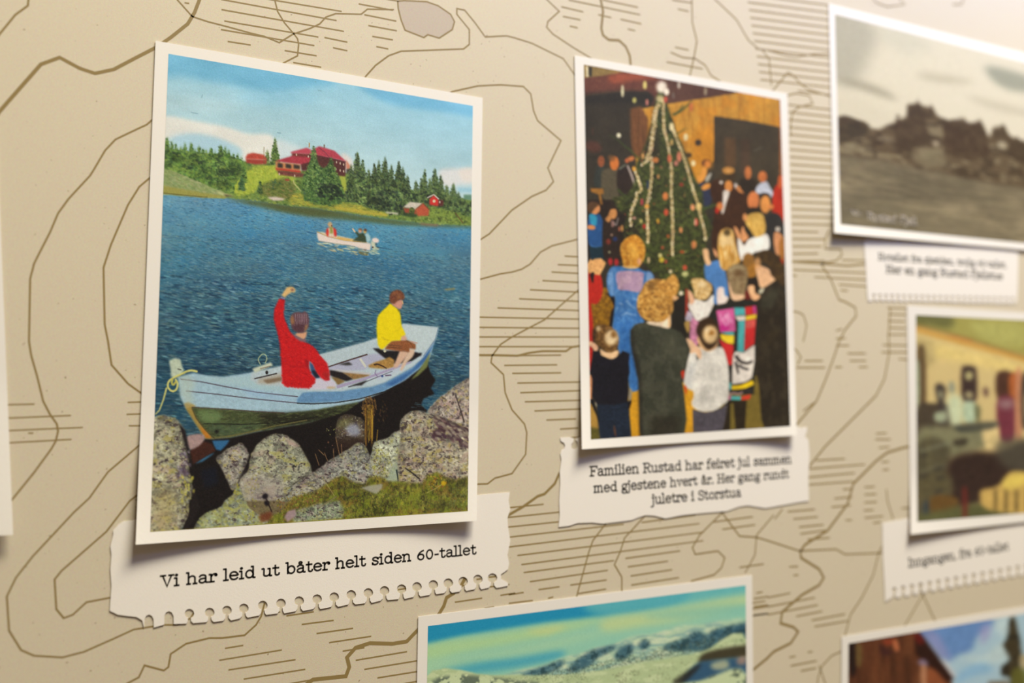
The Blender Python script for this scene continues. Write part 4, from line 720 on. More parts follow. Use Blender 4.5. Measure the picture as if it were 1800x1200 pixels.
    c.dabs(m, 230, [(120, 86, 44), (84, 56, 30), (48, 32, 20), (146, 108, 56)], .9, 2.4, 1.4, .6, 9, .6)
    c.dabs(c.mask([(666, 706), (678, 706), (680, 740), (668, 740)], 3), 40, [(84, 58, 30), (60, 40, 24)], 1.1, 2.4, 1.3, .6, 8)
    for k in range(22):
        x = R.uniform(641, 657); c.line([(x, R.uniform(708, 730)), (x + R.uniform(-1, 1), R.uniform(770, 786))], 1, [(196, 150, 48), (150, 104, 36), (90, 60, 24)][k % 3], .85, .7)
    c.line([(664, 755), (662, 775)], 1.2, (176, 136, 50), .8)
    for a, b in (((554, 797), (561, 818)), ((570, 795), (576, 810)), ((560, 790), (570, 800)), ((590, 768), (597, 800)), ((586, 788), (587, 806)), ((600, 780), (601, 797))):
        c.line([a, b], 1, (170, 126, 84), .8)
    c.dabs(c.mask([(570, 748), (588, 748), (588, 764), (572, 768)], 3), 18, [(150, 146, 80)], .9); c.dabs(c.mask([(570, 772), (584, 772), (584, 786), (574, 784)], 3), 16, [(140, 90, 70)], 1.1)
    c.line([(264, 934), (822, 898)], 1.4, (190, 170, 30), .6)
    return c.finish(4.5)
def paint_party():
    Q = [(1026.3, 113.3), (1371.4, 175), (1389.3, 748.7), (1038.6, 772.2)]
    c = Canvas(Q, 440, 800, 5); R = c.rng
    def K(ox, oy, s=8.571): return lambda *a: [(ox + a[i] / s, oy + a[i + 1] / s) for i in range(0, len(a), 2)]
    k1, k2, k3, k4, k5, k6 = K(1010, 90), K(1190, 130), K(1010, 210), K(1190, 240), K(1010, 330), K(1190, 350)
    k7, k8, k9, k10, k11, k12 = K(1010, 440), K(1190, 460), K(1010, 550), K(1190, 570), K(1010, 660), K(1190, 660, 7.5)
    def pp(k, col, *a, s=.45, al=1, sm=True, tx=.04, pid=None): return c.poly(k(*a), col, s, al, sm, tx, (4, 4), pid)
    def el(k, col, x, y, rx, ry, ang=0, s=.8, al=1, pid=None, z=8.571):
        p = k(x, y)[0]; return c.ell(p[0], p[1], rx / z, ry / z, col, ang, s, al, .04, pid=pid)
    def ln(k, w, col, *a, al=1, w1=None, pid=None, s=.4): return c.line(k(*a), w, col, al, w1, s, True, pid)
    c.rgb[:] = (60, 52, 39); hall = c.part('room', 'timber hall with beams and doorway'); c.ids[:] = hall
    SK = (216, 142, 82)
    pp(k1, (140, 114, 66), 120, 180, 300, 200, 760, 310, 640, 350, 400, 390, 140, 410, sm=False)
    pp(k1, (104, 62, 48), 130, 405, 600, 345, 740, 315, 1240, 395, 1560, 450, 1820, 490, 1820, 720, 1390, 795, 1250, 760, 1100, 600, 600, 620, 130, 680, sm=False)
    pp(k1, (158, 80, 54), 500, 380, 740, 325, 1000, 350, 1240, 395, 1200, 420, 900, 440, 600, 490, s=3, al=.8); pp(k1, (50, 44, 34), 130, 660, 700, 600, 1000, 620, 1150, 640, 1200, 800, 800, 780, 130, 800, s=3)
    ln(k1, 1, (110, 96, 60), 150, 665, 600, 610, 1000, 560, 1200, 540, al=.6)
    pp(k2, (92, 62, 48), -200, 80, 0, 105, 860, 262, 850, 298, 260, 390, 0, 430, -400, 480, sm=False)
    m = pp(k2, (196, 140, 54), -620, 540, 0, 430, 260, 390, 840, 300, 950, 272, 1600, 385, 1600, 820, 1300, 765, 560, 635, 560, 1300, 200, 1700, -620, 1500, sm=False)
    c.tint(m, (216, 158, 62), (6, 60), .35, .5, 1); c.tint(m, (168, 110, 40), (5, 50), .3, .5, 1); c.tint(m, (205, 132, 36), (30, 30), .4, .5, 1)
    c.poly(k2(260, 800, 540, 800, 540, 1400, 200, 1500), (206, 134, 36), 5, .7)
    m = c.poly(k2(562, 632, 1050, 700, 1555, 800, 1555, 2200, 562, 2200), (70, 59, 41), .6, 1); c.poly(k2(720, 960, 890, 960, 890, 1400, 720, 1400), (98, 70, 42), 2, .8); c.poly(k2(960, 980, 1100, 980, 1100, 1500, 960, 1500), (84, 60, 42), 2, .6)
    ln(k4, 1.4, (120, 112, 96), 1160, 215, 1290, 155, al=.8); el(k2, (70, 56, 40), 320, 1035, 50, 50, s=1); el(k4, (80, 60, 34), 170, 280, 55, 40)
    c.poly(k4(1545, -600, 1575, -600, 1590, 560, 1545, 560), (168, 96, 50), 1, .8)
    m = c.poly(k3(840, -160, 1000, -200, 1110, 0, 1085, 470, 1000, 570, 880, 540, 850, 300), (124, 80, 46), 1.2, 1); c.tint(m, (100, 66, 38), (3, 40), .4, .6, .8)
    ln(k1, 3.6, (228, 214, 176), 185, 225, 192, 300, 192, 385); pp(k1, (52, 48, 38), 210, 230, 265, 240, 262, 380, 215, 380, sm=False)
    # people behind
    
    c.ell(1043, 258, 15, 10, (92, 56, 42), .3, 2, .8); c.line(k3(270, 130, 275, 230), 2, (96, 52, 40), .7, soft=1)
    g = c.new('person', 'dim older guest at the far left of the hall'); pp(k3, (56, 58, 50), 330, 720, 450, 700, 480, 1000, 300, 1000, pid=g); el(k3, (152, 86, 52), 400, 630, 50, 85, pid=g)
    g = c.new('person', 'guest in a grey cardigan left of the tree'); pp(k3, (88, 78, 58), 430, 760, 560, 740, 650, 760, 650, 1200, 440, 1200, 400, 900, pid=g); el(k3, (204, 116, 54), 600, 660, 68, 105, pid=g); el(k3, (110, 74, 40), 560, 580, 60, 45, .4, pid=g, al=.7)
    g = c.new('person', 'guest in a dark suit and tie left of the tree'); pp(k3, (52, 40, 31), 640, 800, 700, 720, 780, 665, 850, 760, 930, 1000, 910, 1160, 700, 1130, 640, 1000, pid=g); ln(k3, 2.6, (206, 186, 172), 795, 690, 850, 820, 915, 1010, pid=g); pp(k3, (126, 132, 112), 660, 740, 780, 665, 770, 690, 680, 755, sm=False)
    el(k3, (200, 118, 64), 850, 590, 55, 35, -.3, pid=g); el(k3, (186, 100, 60), 790, 620, 30, 36)
    g = c.new('person', 'guest in a navy top bending right of the tree'); pp(k4, (52, 55, 72), 240, 640, 400, 700, 520, 800, 505, 1020, 400, 1050, 330, 950, 230, 800, pid=g)
    el(k4, (120, 72, 36), 440, 400, 75, 60, pid=g); el(k4, (212, 132, 58), 462, 415, 45, 55); pp(k4, (218, 146, 62), 390, 450, 450, 500, 430, 620, 340, 705, 265, 665, 350, 570, pid=g); el(k4, (218, 144, 66), 440, 755, 80, 42, -.4, pid=g)
    pp(k4, (172, 164, 146), 430, 620, 520, 540, 490, 640, 440, 690)
    g = c.new('person', 'man in a hat and brown coat over a white shirt'); pp(k4, (68, 42, 23), 520, 680, 640, 640, 720, 700, 840, 690, 960, 830, 1060, 950, 1060, 1750, 560, 1750, 560, 1050, 505, 860, pid=g, tx=.1)
    pp(k4, (72, 54, 30), 660, 560, 860, 540, 870, 640, 800, 690, 680, 650, pid=g); el(k4, (184, 128, 62), 775, 510, 92, 55, pid=g); el(k4, (222, 158, 86), 775, 515, 40, 18); el(k4, (214, 136, 66), 778, 745, 58, 85, pid=g)
    pp(k4, (216, 202, 186), 700, 820, 790, 830, 745, 990, 700, 1150, 670, 1140, 690, 960); el(k4, (206, 120, 62), 645, 1050, 50, 65, pid=g); el(k4, (190, 44, 28), 605, 1115, 26, 45); el(k4, (212, 200, 186), 665, 690, 26, 24); el(k4, (206, 192, 180), 890, 745, 26, 45, -.4); el(k4, (208, 132, 72), 960, 800, 75, 42, .6, pid=g)
    g = c.new('person', 'guest in dark clothes before the doorway'); pp(k4, (54, 42, 28), 960, 640, 1180, 650, 1200, 850, 1080, 900, 960, 780, pid=g); el(k4, (190, 112, 60), 1070, 545, 50, 98, pid=g)
    g = c.new('person', 'guest in a pale shirt at the right'); pp(k4, (190, 190, 196), 1200, 760, 1260, 700, 1345, 670, 1400, 760, 1455, 860, 1410, 910, 1290, 880, 1190, 840, pid=g); el(k4, (206, 118, 62), 1290, 605, 66, 84, pid=g)
    g = c.new('person', 'guest in a red top at the right edge'); pp(k4, (184, 50, 26), 1460, 800, 1600, 790, 1610, 1900, 1500, 1700, 1440, 1200, pid=g); el(k4, (194, 92, 46), 1565, 680, 45, 110, pid=g)
    g = c.new('person', 'bald guest in the crowd on the right'); el(k4, (218, 128, 72), 1150, 965, 88, 140, pid=g); pp(k4, (52, 40, 26), 1050, 1090, 1250, 1090, 1260, 1300, 1040, 1300); g = c.new('person', 'dark-haired guest in the crowd on the right'); el(k4, (56, 44, 34), 1320, 890, 85, 45, pid=g); el(k4, (226, 148, 74), 1330, 1020, 75, 130, pid=g); el(k4, (214, 132, 70), 1410, 1060, 50, 36, -.3)
    # child pair at left
    g = c.new('person', 'boy in a blue jacket at the left edge')
    pp(k5, (48, 36, 27), 150, 180, 640, 180, 760, 500, 720, 1100, 180, 1100, sm=False); pp(k5, (152, 102, 42), 240, 10, 430, 10, 440, 90, 395, 100, 425, 250, 390, 255, 360, 100, 250, 60, sm=False)
    pp(k5, (92, 64, 40), 190, 260, 260, 205, 350, 225, 375, 270, 340, 310, 280, 390, 220, 370, 180, 330, pid=g); pp(k5, (214, 142, 88), 300, 320, 370, 262, 382, 340, 350, 380, 310, 415, 262, 385, pid=g)
    pp(k5, (44, 84, 132), 330, 400, 380, 400, 430, 500, 470, 600, 450, 700, 430, 860, 350, 890, 260, 890, 210, 830, 195, 640, 220, 420, pid=g); pp(k5, (52, 144, 172), 222, 400, 330, 425, 325, 560, 255, 550, pid=g); el(k5, (212, 134, 78), 250, 595, 65, 36, .15, pid=g)
    pp(k5, (30, 50, 58), 220, 890, 460, 880, 450, 1080, 230, 1080, sm=False, pid=g); ln(k5, 1.6, (70, 120, 170), 240, 870, 330, 890, 420, 870)
    g = c.new('person', 'dark-haired child beside the boy in blue'); pp(k5, (52, 39, 29), 430, 470, 560, 500, 680, 620, 700, 1080, 450, 1080, pid=g); pp(k5, (200, 136, 78), 530, 330, 615, 318, 638, 410, 600, 470, 560, 465, 515, 520, 462, 475, 500, 420, pid=g); pp(k5, (50, 37, 26), 440, 300, 560, 235, 630, 300, 545, 325, 500, 410, 440, 440, 400, 350, pid=g)
    ln(k5, 1.6, (200, 184, 180), 570, 500, 625, 560, 660, 450); pp(k5, (150, 110, 100), 560, 480, 600, 560, 560, 590)
    for x, y in ((540, 1110), (630, 1120)): el(k5, (176, 48, 46), x, y, 34, 55)
    # tree
    t = c.part('christmas_tree', 'decorated fir with tinsel garlands')
    m = c.poly([(1163, 148), (1170, 175), (1180, 205), (1190, 235), (1202, 262), (1212, 288), (1220, 310), (1234, 335), (1238, 370), (1252, 400), (1240, 430), (1248, 460), (1240, 500), (1230, 540), (1195, 520), (1160, 490), (1120, 450), (1098, 420), (1094, 400), (1104, 380), (1086, 368), (1076, 348), (1100, 344), (1112, 330), (1120, 306), (1118, 290), (1126, 275), (1138, 245), (1146, 215), (1152, 180)], (64, 66, 34), 1.5, 1, False, .1, (3, 3), t)
    c.poly(k5(730, 330, 900, 380, 950, 640, 1000, 700, 860, 740, 720, 800, 640, 640), (42, 34, 24), 3, .85)
    c.tint(m, (92, 104, 44), (6, 5), .3, .55, .8); c.tint(m, (40, 38, 22), (7, 6), .28, .65, .7); c.tint(m, (110, 112, 56), (2.5, 2.5), .14, .5, .8, 2)
    c.dabs(m, 650, [(80, 94, 42), (50, 52, 26), (104, 110, 52), (42, 40, 24)], .9, 3.2, .4, .55, 8, .8)
    c.poly([(1142, 225), (1152, 215), (1160, 240), (1158, 290), (1140, 285), (1134, 260)], (58, 48, 32), 2, .6)
    def branch(k, w, *a):
        ln(k, w, (70, 82, 40), *a, w1=w * .4, al=.95, pid=t)
    branch(k3, 3, 960, 590, 850, 470, 760, 400, 640, 300, 520, 230); branch(k1, 5, 1480, 960, 1600, 900, 1770, 750); branch(k1, 3, 1560, 920, 1640, 800); branch(k3, 2.4, 1550, 215, 1690, 125); branch(k4, 4, 330, 1110, 480, 1060, 600, 1010); branch(k6, 4, 380, 150, 520, 110, 600, 80); branch(k6, 2.4, 400, 380, 560, 280); branch(k3, 4, 650, 1050, 720, 1120, 820, 1180); branch(k6, 4, 220, 340, 320, 300, 450, 260)
    def tinsel(w, *segs):
        pts = []; [pts.extend(k(*a)) for k, a in segs]; q = catmull(pts, False, 6)
        mm = c.line(pts, w, (196, 168, 112), .85, soft=.5, smooth=True, pid=t); c.dabs(mm, int(len(q) * 9), [(238, 212, 160), (222, 190, 130), (150, 120, 72), (246, 226, 190)], .9, 1.1, 0, .8, 10, 1.5)
    tinsel(6.5, (k1, (1270, 790, 1220, 900, 1200, 1060)), (k3, (1200, 100, 1170, 250, 1150, 420, 1090, 600)))
    tinsel(4, (k3, (1160, 560, 1165, 800, 1140, 1000, 1120, 1180)), (k5, (1110, 150, 1085, 300, 1100, 450, 1098, 600, 1108, 720, 1095, 830)))
    tinsel(4, (k1, (1330, 720, 1340, 900)), (k3, (1340, 60, 1350, 150, 1400, 350, 1440, 600, 1460, 800, 1455, 1180)), (k5, (1462, 160, 1470, 400, 1475, 700, 1470, 900, 1480, 1030)))
    tinsel(3.6, (k3, (1455, 60, 1520, 250, 1600, 450, 1680, 680, 1740, 900)), (k4, (200, 650, 260, 850, 330, 1080)), (k6, (360, 290, 410, 460, 432, 620)))
    tinsel(3.4, (k3, (890, 720, 960, 900, 1000, 1060)), (k5, (935, 80, 930, 150, 880, 280, 845, 400, 845, 580)))
    tinsel(3, (k3, (990, 700, 1090, 620, 1160, 560)))
    el(k1, (246, 230, 206), 1310, 540, 78, 90, s=2, al=.95); el(k1, (240, 220, 196), 1385, 610, 38, 52, s=1); el(k1, (228, 206, 150), 1290, 720, 60, 55, s=1.5, al=.8); el(k1, (180, 80, 60), 1370, 730, 28, 50)
    for k, x, y, rx, ry, col in ((k1, 722, 600, 22, 92, (216, 204, 164)), (k1, 1060, 510, 28, 62, (216, 196, 116)), (k1, 902, 738, 28, 42, (196, 184, 106)), (k1, 1092, 770, 20, 48, (206, 128, 112)), (k1, 1572, 510, 20, 55, (196, 180, 160)), (k1, 1488, 665, 16, 50, (120, 104, 92)), (k3, 665, 240, 32, 36, (238, 226, 190)), (k3, 1030, 550, 20, 45, (236, 170, 100)), (k3, 1220, 610, 48, 40, (206, 126, 66)), (k3, 895, 740, 24, 36, (226, 160, 60)), (k3, 1460, 110, 32, 62, (234, 212, 160)), (k3, 1670, 270, 26, 52, (232, 206, 150)), (k2, 135, 950, 30, 48, (226, 204, 150)), (k3, 1465, 340, 20, 50, (206, 170, 100)), (k2, 215, 500, 28, 70, (196, 110, 60)), (k2, 430, 260, 20, 65, (170, 150, 120)), (k3, 1575, 560, 34, 80, (200, 120, 90)), (k3, 1430, 590, 28, 60, (204, 104, 70)), (k4, 245, 400, 24, 38, (232, 206, 150)), (k3, 1790, 660, 30, 40, (236, 214, 160)), (k3, 1530, 660, 30, 40, (190, 120, 100)), (k6, 235, 125, 26, 45, (240, 170, 110)), (k6, 330, 115, 40, 60, (222, 190, 120)), (k6, 290, 345, 26, 58, (196, 70, 56)), (k6, 275, 345, 10, 50, (236, 200, 160)), (k6, 60, 470, 20, 38, (230, 150, 90)), (k6, 265, 680, 30, 55, (210, 140, 80)), (k6, 120, 1030, 28, 34, (206, 96, 66)), (k6, 120, 1130, 45, 34, (198, 196, 130)), (k5, 1015, 215, 16, 55, (196, 60, 80)), (k5, 1090, 280, 36, 26, (222, 150, 60)), (k5, 1365, 130, 36, 60, (206, 120, 60)), (k5, 1380, 370, 34, 50, (196, 80, 50)), (k5, 1255, 500, 16, 40, (216, 160, 50)), (k5, 1050, 580, 22, 36, (196, 46, 40)), (k5, 900, 455, 26, 20, (206, 150, 130)), (k5, 1000, 500, 20, 32, (206, 190, 110)), (k5, 715, 610, 16, 52, (226, 160, 90)), (k5, 675, 620, 14, 40, (190, 110, 80)), (k5, 610, 770, 34, 34, (44, 56, 96)), (k5, 510, 810, 34, 44, (130, 56, 40)), (k5, 1600, 630, 20, 36, (226, 150, 90)), (k5, 1290, 1020, 30, 34, (220, 204, 130)), (k5, 1310, 1085, 38, 40, (216, 186, 60)), (k5, 1375, 1110, 20, 28, (196, 90, 60)), (k5, 1115, 1090, 16, 50, (234, 200, 150)), (k5, 1620, 965, 36, 18, (190, 80, 40)), (k5, 1325, 900, 18, 22, (190, 80, 50)), (k5, 1410, 730, 20, 26, (190, 96, 44)), (k5, 1785, 860, 22, 60, (200, 120, 70)), (k7, 1660, 260, 26, 34, (206, 86, 56)), (k7, 1445, 318, 24, 28, (226, 206, 160)), (k7, 1670, 350, 42, 34, (190, 186, 120)), (k7, 1605, 645, 30, 34, (236, 220, 190)), (k5, 1780, 290, 30, 40, (226, 150, 100)), (k5, 525, 968, 14, 14, (220, 216, 170)), (k5, 660, 215, 10, 14, (220, 200, 120)), (k5, 560, 710, 16, 16, (190, 150, 130)), (k3, 1260, 860, 16, 34, (214, 150, 90)), (k3, 1610, 980, 30, 26, (160, 60, 44)), (k3, 1305, 720, 12, 16, (214, 130, 110)), (k3, 1370, 1150, 36, 50, (216, 130, 70)), (k3, 1105, 980, 20, 70, (52, 62, 80))):
        el(k, col, x, y, rx, ry, s=.7)
    c.dabs(m, 60, [(206, 150, 90), (196, 90, 60), (226, 206, 150), (180, 60, 50)], .9, 1.1, 0, .75)
    # floor
    m = c.poly(k7(150, 540, 480, 560, 620, 720, 620, 1250, 150, 1250), (148, 104, 26), 1, 1, False, .12, (4, 4)); c.tint(m, (110, 72, 18), (5, 6), .35, .6, .8)
    m = c.poly(k11(700, 100, 2100, 100, 2100, 1000, 150, 1000, 150, 420, 700, 420), (212, 152, 36), 1, 1, False, .05, (4, 4)); c.poly(k11(150, 420, 300, 440, 400, 960, 150, 1000), (168, 128, 58), 1, 1); c.poly(k11(150, 760, 385, 800, 395, 980, 150, 1000), (92, 84, 36), 1.5, 1)
    c.poly(k12(560, 0, 1150, 0, 1150, 760, 560, 760), (122, 102, 44), 1, 1, False, .05)
    # red-sleeved clapping guest
    g = c.part('person', 'clapping guest in red at the left edge')
    pp(k7, (196, 46, 32), 190, 350, 250, 345, 270, 480, 305, 355, 390, 368, 425, 560, 405, 700, 340, 800, 270, 800, 190, 760, pid=g); pp(k9, (192, 44, 34), 200, -420, 225, -330, 280, 160, 275, 600, 240, 880, 200, 900, sm=False, pid=g); pp(k7, (44, 30, 24), 225, 360, 295, 322, 278, 495, 262, 480, sm=False)
    m = pp(k7, (238, 178, 112), 190, 210, 243, 118, 262, 160, 300, 128, 330, 125, 400, 118, 432, 150, 472, 190, 440, 262, 380, 372, 300, 360, 292, 318, 205, 352, sm=False, pid=g); 
    for a in ((300, 140, 298, 310), (350, 140, 330, 250), (395, 150, 370, 260), (430, 170, 395, 260), (250, 170, 245, 300)): ln(k7, 1, (190, 124, 66), *a, al=.6)
    pp(k11, (206, 140, 96), 215, 0, 270, 40, 258, 330, 240, 380, 215, 300)
    # dark gap people
    g = c.part('person', 'guest in dark clothes beside the curly-haired woman'); pp(k7, (42, 37, 28), 1440, 760, 1560, 700, 1690, 680, 1710, 900, 1690, 1300, 1700, 1600, 1420, 1500, 1400, 980, pid=g)
    # woman in blue
    g = c.part('person', 'woman in a blue dress with short golden hair')
    pp(k7, (30, 24, 22), 480, 640, 600, 690, 620, 880, 560, 1200, 530, 1330, 510, 1300, 545, 950, 590, 850, 540, 720, s=1)
    m = pp(k7, (72, 122, 176), 488, 420, 530, 290, 600, 240, 760, 250, 940, 258, 1050, 312, 1150, 325, 1195, 430, 1100, 480, 1030, 560, 960, 760, 945, 900, 1050, 1075, 900, 1140, 860, 1400, 910, 1700, 965, 2000, 972, 2090, 830, 2090, 800, 1600, 680, 1560, 640, 1360, 570, 1220, 600, 900, 605, 700, 540, 690, 500, 570, pid=g)
    c.tint(m, (98, 146, 194), (5, 9), .35, .5, .9); c.tint(m, (46, 96, 158), (6, 10), .3, .5, .9); c.poly(k9(600, 150, 860, 150, 900, 700, 970, 1150, 830, 1140, 800, 600, 660, 500), (46, 100, 164), 3, .45)
    m = pp(k7, (182, 148, 170), 630, 350, 760, 308, 900, 310, 1040, 345, 1032, 500, 980, 625, 800, 600, 650, 575, pid=g); c.tint(m, (206, 172, 178), (10, 12), .3, .5, 1)
    pp(k7, (150, 176, 206), 500, 420, 545, 310, 600, 270, 590, 560, 600, 680, 540, 640, s=2, al=.6); pp(k7, (156, 176, 206), 1080, 340, 1150, 340, 1185, 430, 1090, 470, s=1.5, al=.7); ln(k7, 3, (66, 120, 172), 740, 275, 840, 285, 950, 275); ln(k7, 3.6, (60, 114, 170), 1060, 380, 1050, 480); ln(k7, 3, (70, 120, 172), 590, 300, 600, 420, 640, 560)
    for a in ((780, 750, 850, 830, 930, 880), (670, 790, 740, 820), (880, 720, 940, 740), (760, 930, 840, 960, 940, 970), (780, 950, 700, 980), (750, 1600, 800, 1700), (650, 850, 640, 900)): ln(k7, 2.4, (176, 198, 218), *a, al=.75, w1=1)
    pp(k7, (236, 186, 110), 740, 220, 960, 210, 950, 262, 840, 275, 745, 255, pid=g)
    m = pp(k5, (206, 138, 46), 690, 900, 760, 775, 900, 708, 1000, 770, 1060, 900, 1052, 1050, 1005, 1140, 960, 1185, 840, 1170, 755, 1180, 718, 1080, pid=g)
    c.tint(m, (236, 180, 80), (5, 6), .4, .6, .9, 2); c.tint(m, (160, 98, 30), (4.4, 5), .24, .6, .8, 2); c.poly(k5(800, 850, 950, 850, 980, 1050, 850, 1060), (242, 184, 80), 3, .6); el(k5, (234, 168, 120), 975, 1110, 30, 50)
    # small girl in white, blond hair
    g = c.part('person', 'small fair-haired child in white and pink')
    pp(k8, (168, 60, 42), 130, 400, 165, 420, 170, 800, 125, 830, sm=False)
    pp(k8, (206, 132, 158), 150, 740, 230, 820, 330, 900, 360, 1000, 290, 1300, 200, 1300, 195, 900, pid=g, tx=.15); pp(k8, (196, 180, 190), 125, 870, 170, 740, 240, 800, 200, 900); pp(k8, (190, 150, 80), 110, 920, 190, 900, 180, 1060, 150, 1050)
    pp(k8, (240, 228, 212), 168, 640, 290, 560, 430, 600, 545, 495, 565, 600, 480, 800, 410, 885, 290, 880, 240, 800, pid=g); pp(k8, (236, 180, 140), 165, 440, 200, 440, 250, 510, 265, 590, 200, 640, pid=g)
    m = pp(k8, (216, 172, 104), 215, 275, 300, 250, 380, 258, 500, 320, 525, 400, 495, 500, 430, 565, 290, 560, 250, 420, pid=g); c.tint(m, (246, 216, 160), (4, 4), .35, .7, .7); c.tint(m, (160, 116, 56), (3, 4), .2, .5, .6); el(k8, (248, 222, 176), 370, 340, 70, 45, s=2, al=.7)
    # blond women / man in white shirt
    g = c.part('person', 'clapping man in a white shirt seen from behind')
    pp(k6, (52, 48, 44), 1330, 330, 1450, 200, 1600, 330, 1640, 850, 1390, 800, s=1)
    pp(k6, (226, 156, 100), 858, 430, 895, 425, 965, 560, 930, 620, pid=g); pp(k6, (222, 152, 98), 980, 430, 1035, 440, 1080, 570, 1010, 640, 960, 600, pid=g)
    pp(k6, (242, 230, 214), 912, 600, 965, 620, 1010, 695, 1080, 605, 1200, 560, 1360, 530, 1385, 745, 1180, 800, 1100, 860, 985, 925, 935, 830, pid=g)
    m = pp(k6, (204, 158, 74), 1060, 250, 1180, 200, 1290, 235, 1335, 400, 1305, 530, 1180, 565, 1110, 480, 1030, 340, pid=g); c.tint(m, (222, 180, 96), (6, 12), .35, .6, 1); el(k6, (222, 150, 90), 1025, 270, 34, 55); pp(k6, (52, 44, 30), 1040, 390, 1110, 480, 1140, 550, 1080, 560, 1010, 450)
    pp(k6, (216, 148, 98), 1470, 500, 1560, 520, 1600, 620, 1550, 830, 1490, 820, 1460, 660); el(k6, (206, 190, 170), 1520, 450, 36, 34); pp(k6, (170, 110, 50), 1540, 650, 1610, 560, 1620, 900, 1550, 860)
    g = c.part('person', 'woman with long fair hair and a blue top')
    pp(k8, (84, 130, 182), 420, 40, 520, 0, 650, -10, 740, 200, 775, 500, 740, 560, 600, 640, 555, 600, 560, 420, 520, 330, 430, 250, pid=g); pp(k6, (236, 184, 132), 388, 780, 430, 745, 470, 770, 490, 900, 515, 970, 440, 985, pid=g); pp(k6, (228, 160, 110), 545, 740, 600, 800, 610, 880, 570, 840)
    m = pp(k6, (222, 166, 80), 640, 520, 700, 450, 780, 440, 850, 500, 885, 700, 930, 850, 950, 940, 800, 1060, 690, 1060, 640, 950, 615, 700, pid=g); c.tint(m, (244, 212, 150), (3, 24), .35, .75, .8); c.tint(m, (184, 124, 44), (3, 16), .25, .6, .8); c.poly(k6(640, 560, 700, 480, 850, 560, 860, 700, 640, 700), (248, 226, 182), 3, .5); el(k6, (96, 76, 42), 755, 500, 55, 55, s=1.5)
    pp(k8, (238, 212, 196), 610, 410, 700, 390, 720, 500, 775, 545, 720, 640, 610, 640)
    pp(k6, (150, 104, 46), 1010, 850, 1080, 810, 1160, 880, 1160, 1080, 1040, 1060, 990, 950, s=1); pp(k8, (172, 116, 44), 1040, 120, 1180, 20, 1190, 200, 1090, 240)
    # man in dark coat at the right
    g = c.part('person', 'dark-haired man in a long dark coat')
    m = pp(k8, (50, 41, 29), 1190, 640, 1250, 500, 1400, 360, 1540, 262, 1660, 250, 1700, 1200, 1700, 2500, 1560, 2460, 1300, 2460, 1240, 1900, 1170, 1500, 1180, 1000, s=.8, pid=g); c.tint(m, (68, 58, 42), (10, 20), .3, .6, 1); c.poly(k8(1250, 560, 1450, 400, 1560, 420, 1450, 700, 1260, 720), (72, 72, 56), 4, .5); pp(k10, (66, 54, 34), 1400, 100, 1560, 120, 1350, 330, s=3, al=.5)
    pp(k8, (238, 184, 136), 1185, 50, 1290, 70, 1390, 120, 1430, 215, 1535, 225, 1350, 365, 1260, 385, 1215, 260, pid=g); m = pp(k6, (68, 50, 28), 1170, 880, 1230, 800, 1330, 765, 1450, 800, 1540, 880, 1620, 1050, 1650, 1300, 1560, 1270, 1430, 1150, 1400, 1020, 1300, 960, 1210, 900, pid=g); c.tint(m, (96, 72, 36), (6, 6), .3, .6, .8)
    el(k6, (232, 168, 104), 1215, 960, 45, 80, s=1.5, al=.8); pp(k8, (44, 34, 24), 1040, 270, 1200, 240, 1225, 420, 1170, 470, 1110, 360, 1000, 330); pp(k8, (200, 190, 160), 1240, 430, 1310, 390, 1290, 460, 1240, 480)
    pp(k8, (238, 178, 128), 1065, 390, 1120, 350, 1165, 370, 1180, 470, 1255, 515, 1190, 585, 1120, 550, pid=g); pp(k8, (110, 40, 30), 1010, 460, 1060, 430, 1110, 560, 1010, 570)
    # boy with the coloured jacket
    g = c.part('person', 'boy in a black jacket with bright colour patches')
    pp(k12, (48, 38, 24), 640, 320, 920, 320, 895, 740, 580, 760, sm=False, pid=g); pp(k12, (118, 100, 44), 705, 370, 745, 360, 775, 740, 700, 740, sm=False)
    pp(k8, (44, 41, 34), 470, 880, 560, 660, 740, 620, 780, 560, 1010, 565, 1220, 590, 1205, 1200, 1180, 1500, 1160, 2000, 780, 2000, 700, 1300, 600, 1200, 640, 1000, pid=g, sm=False)
    m = pp(k8, (134, 108, 74), 752, 150, 830, 55, 930, 30, 1040, 80, 1070, 220, 1030, 400, 1010, 530, 920, 560, 850, 500, 790, 330, pid=g); c.tint(m, (168, 146, 104), (5, 5), .4, .6, .8); c.poly(k8(780, 110, 880, 50, 1020, 80, 1000, 130, 880, 110, 800, 170), (178, 158, 116), 1.5, .8); c.poly(k8(860, 120, 960, 110, 990, 200, 880, 240), (100, 70, 40), 3, .7); pp(k8, (236, 190, 146), 768, 280, 800, 340, 860, 480, 1005, 500, 1000, 560, 830, 565, pid=g)
    Pk, Te, Rd, Ye, Wh, Bk = (214, 96, 150), (84, 174, 170), (204, 48, 46), (244, 204, 48), (230, 216, 200), (52, 46, 42)
    q = lambda k, col, *a: pp(k, col, *a, sm=False, s=.6)
    q(k8, Pk, 592, 735, 860, 692, 885, 1045, 650, 1065); pp(k8, (196, 50, 130), 650, 960, 780, 940, 760, 1045, 655, 1050, s=1.5)
    for a in ((650, 780, 680, 880, 740, 800, 760, 900), (760, 760, 800, 860, 840, 920), (700, 880, 740, 960, 790, 880), (730, 790, 760, 860)): ln(k8, 2.6, (236, 178, 200), *a, al=.75)
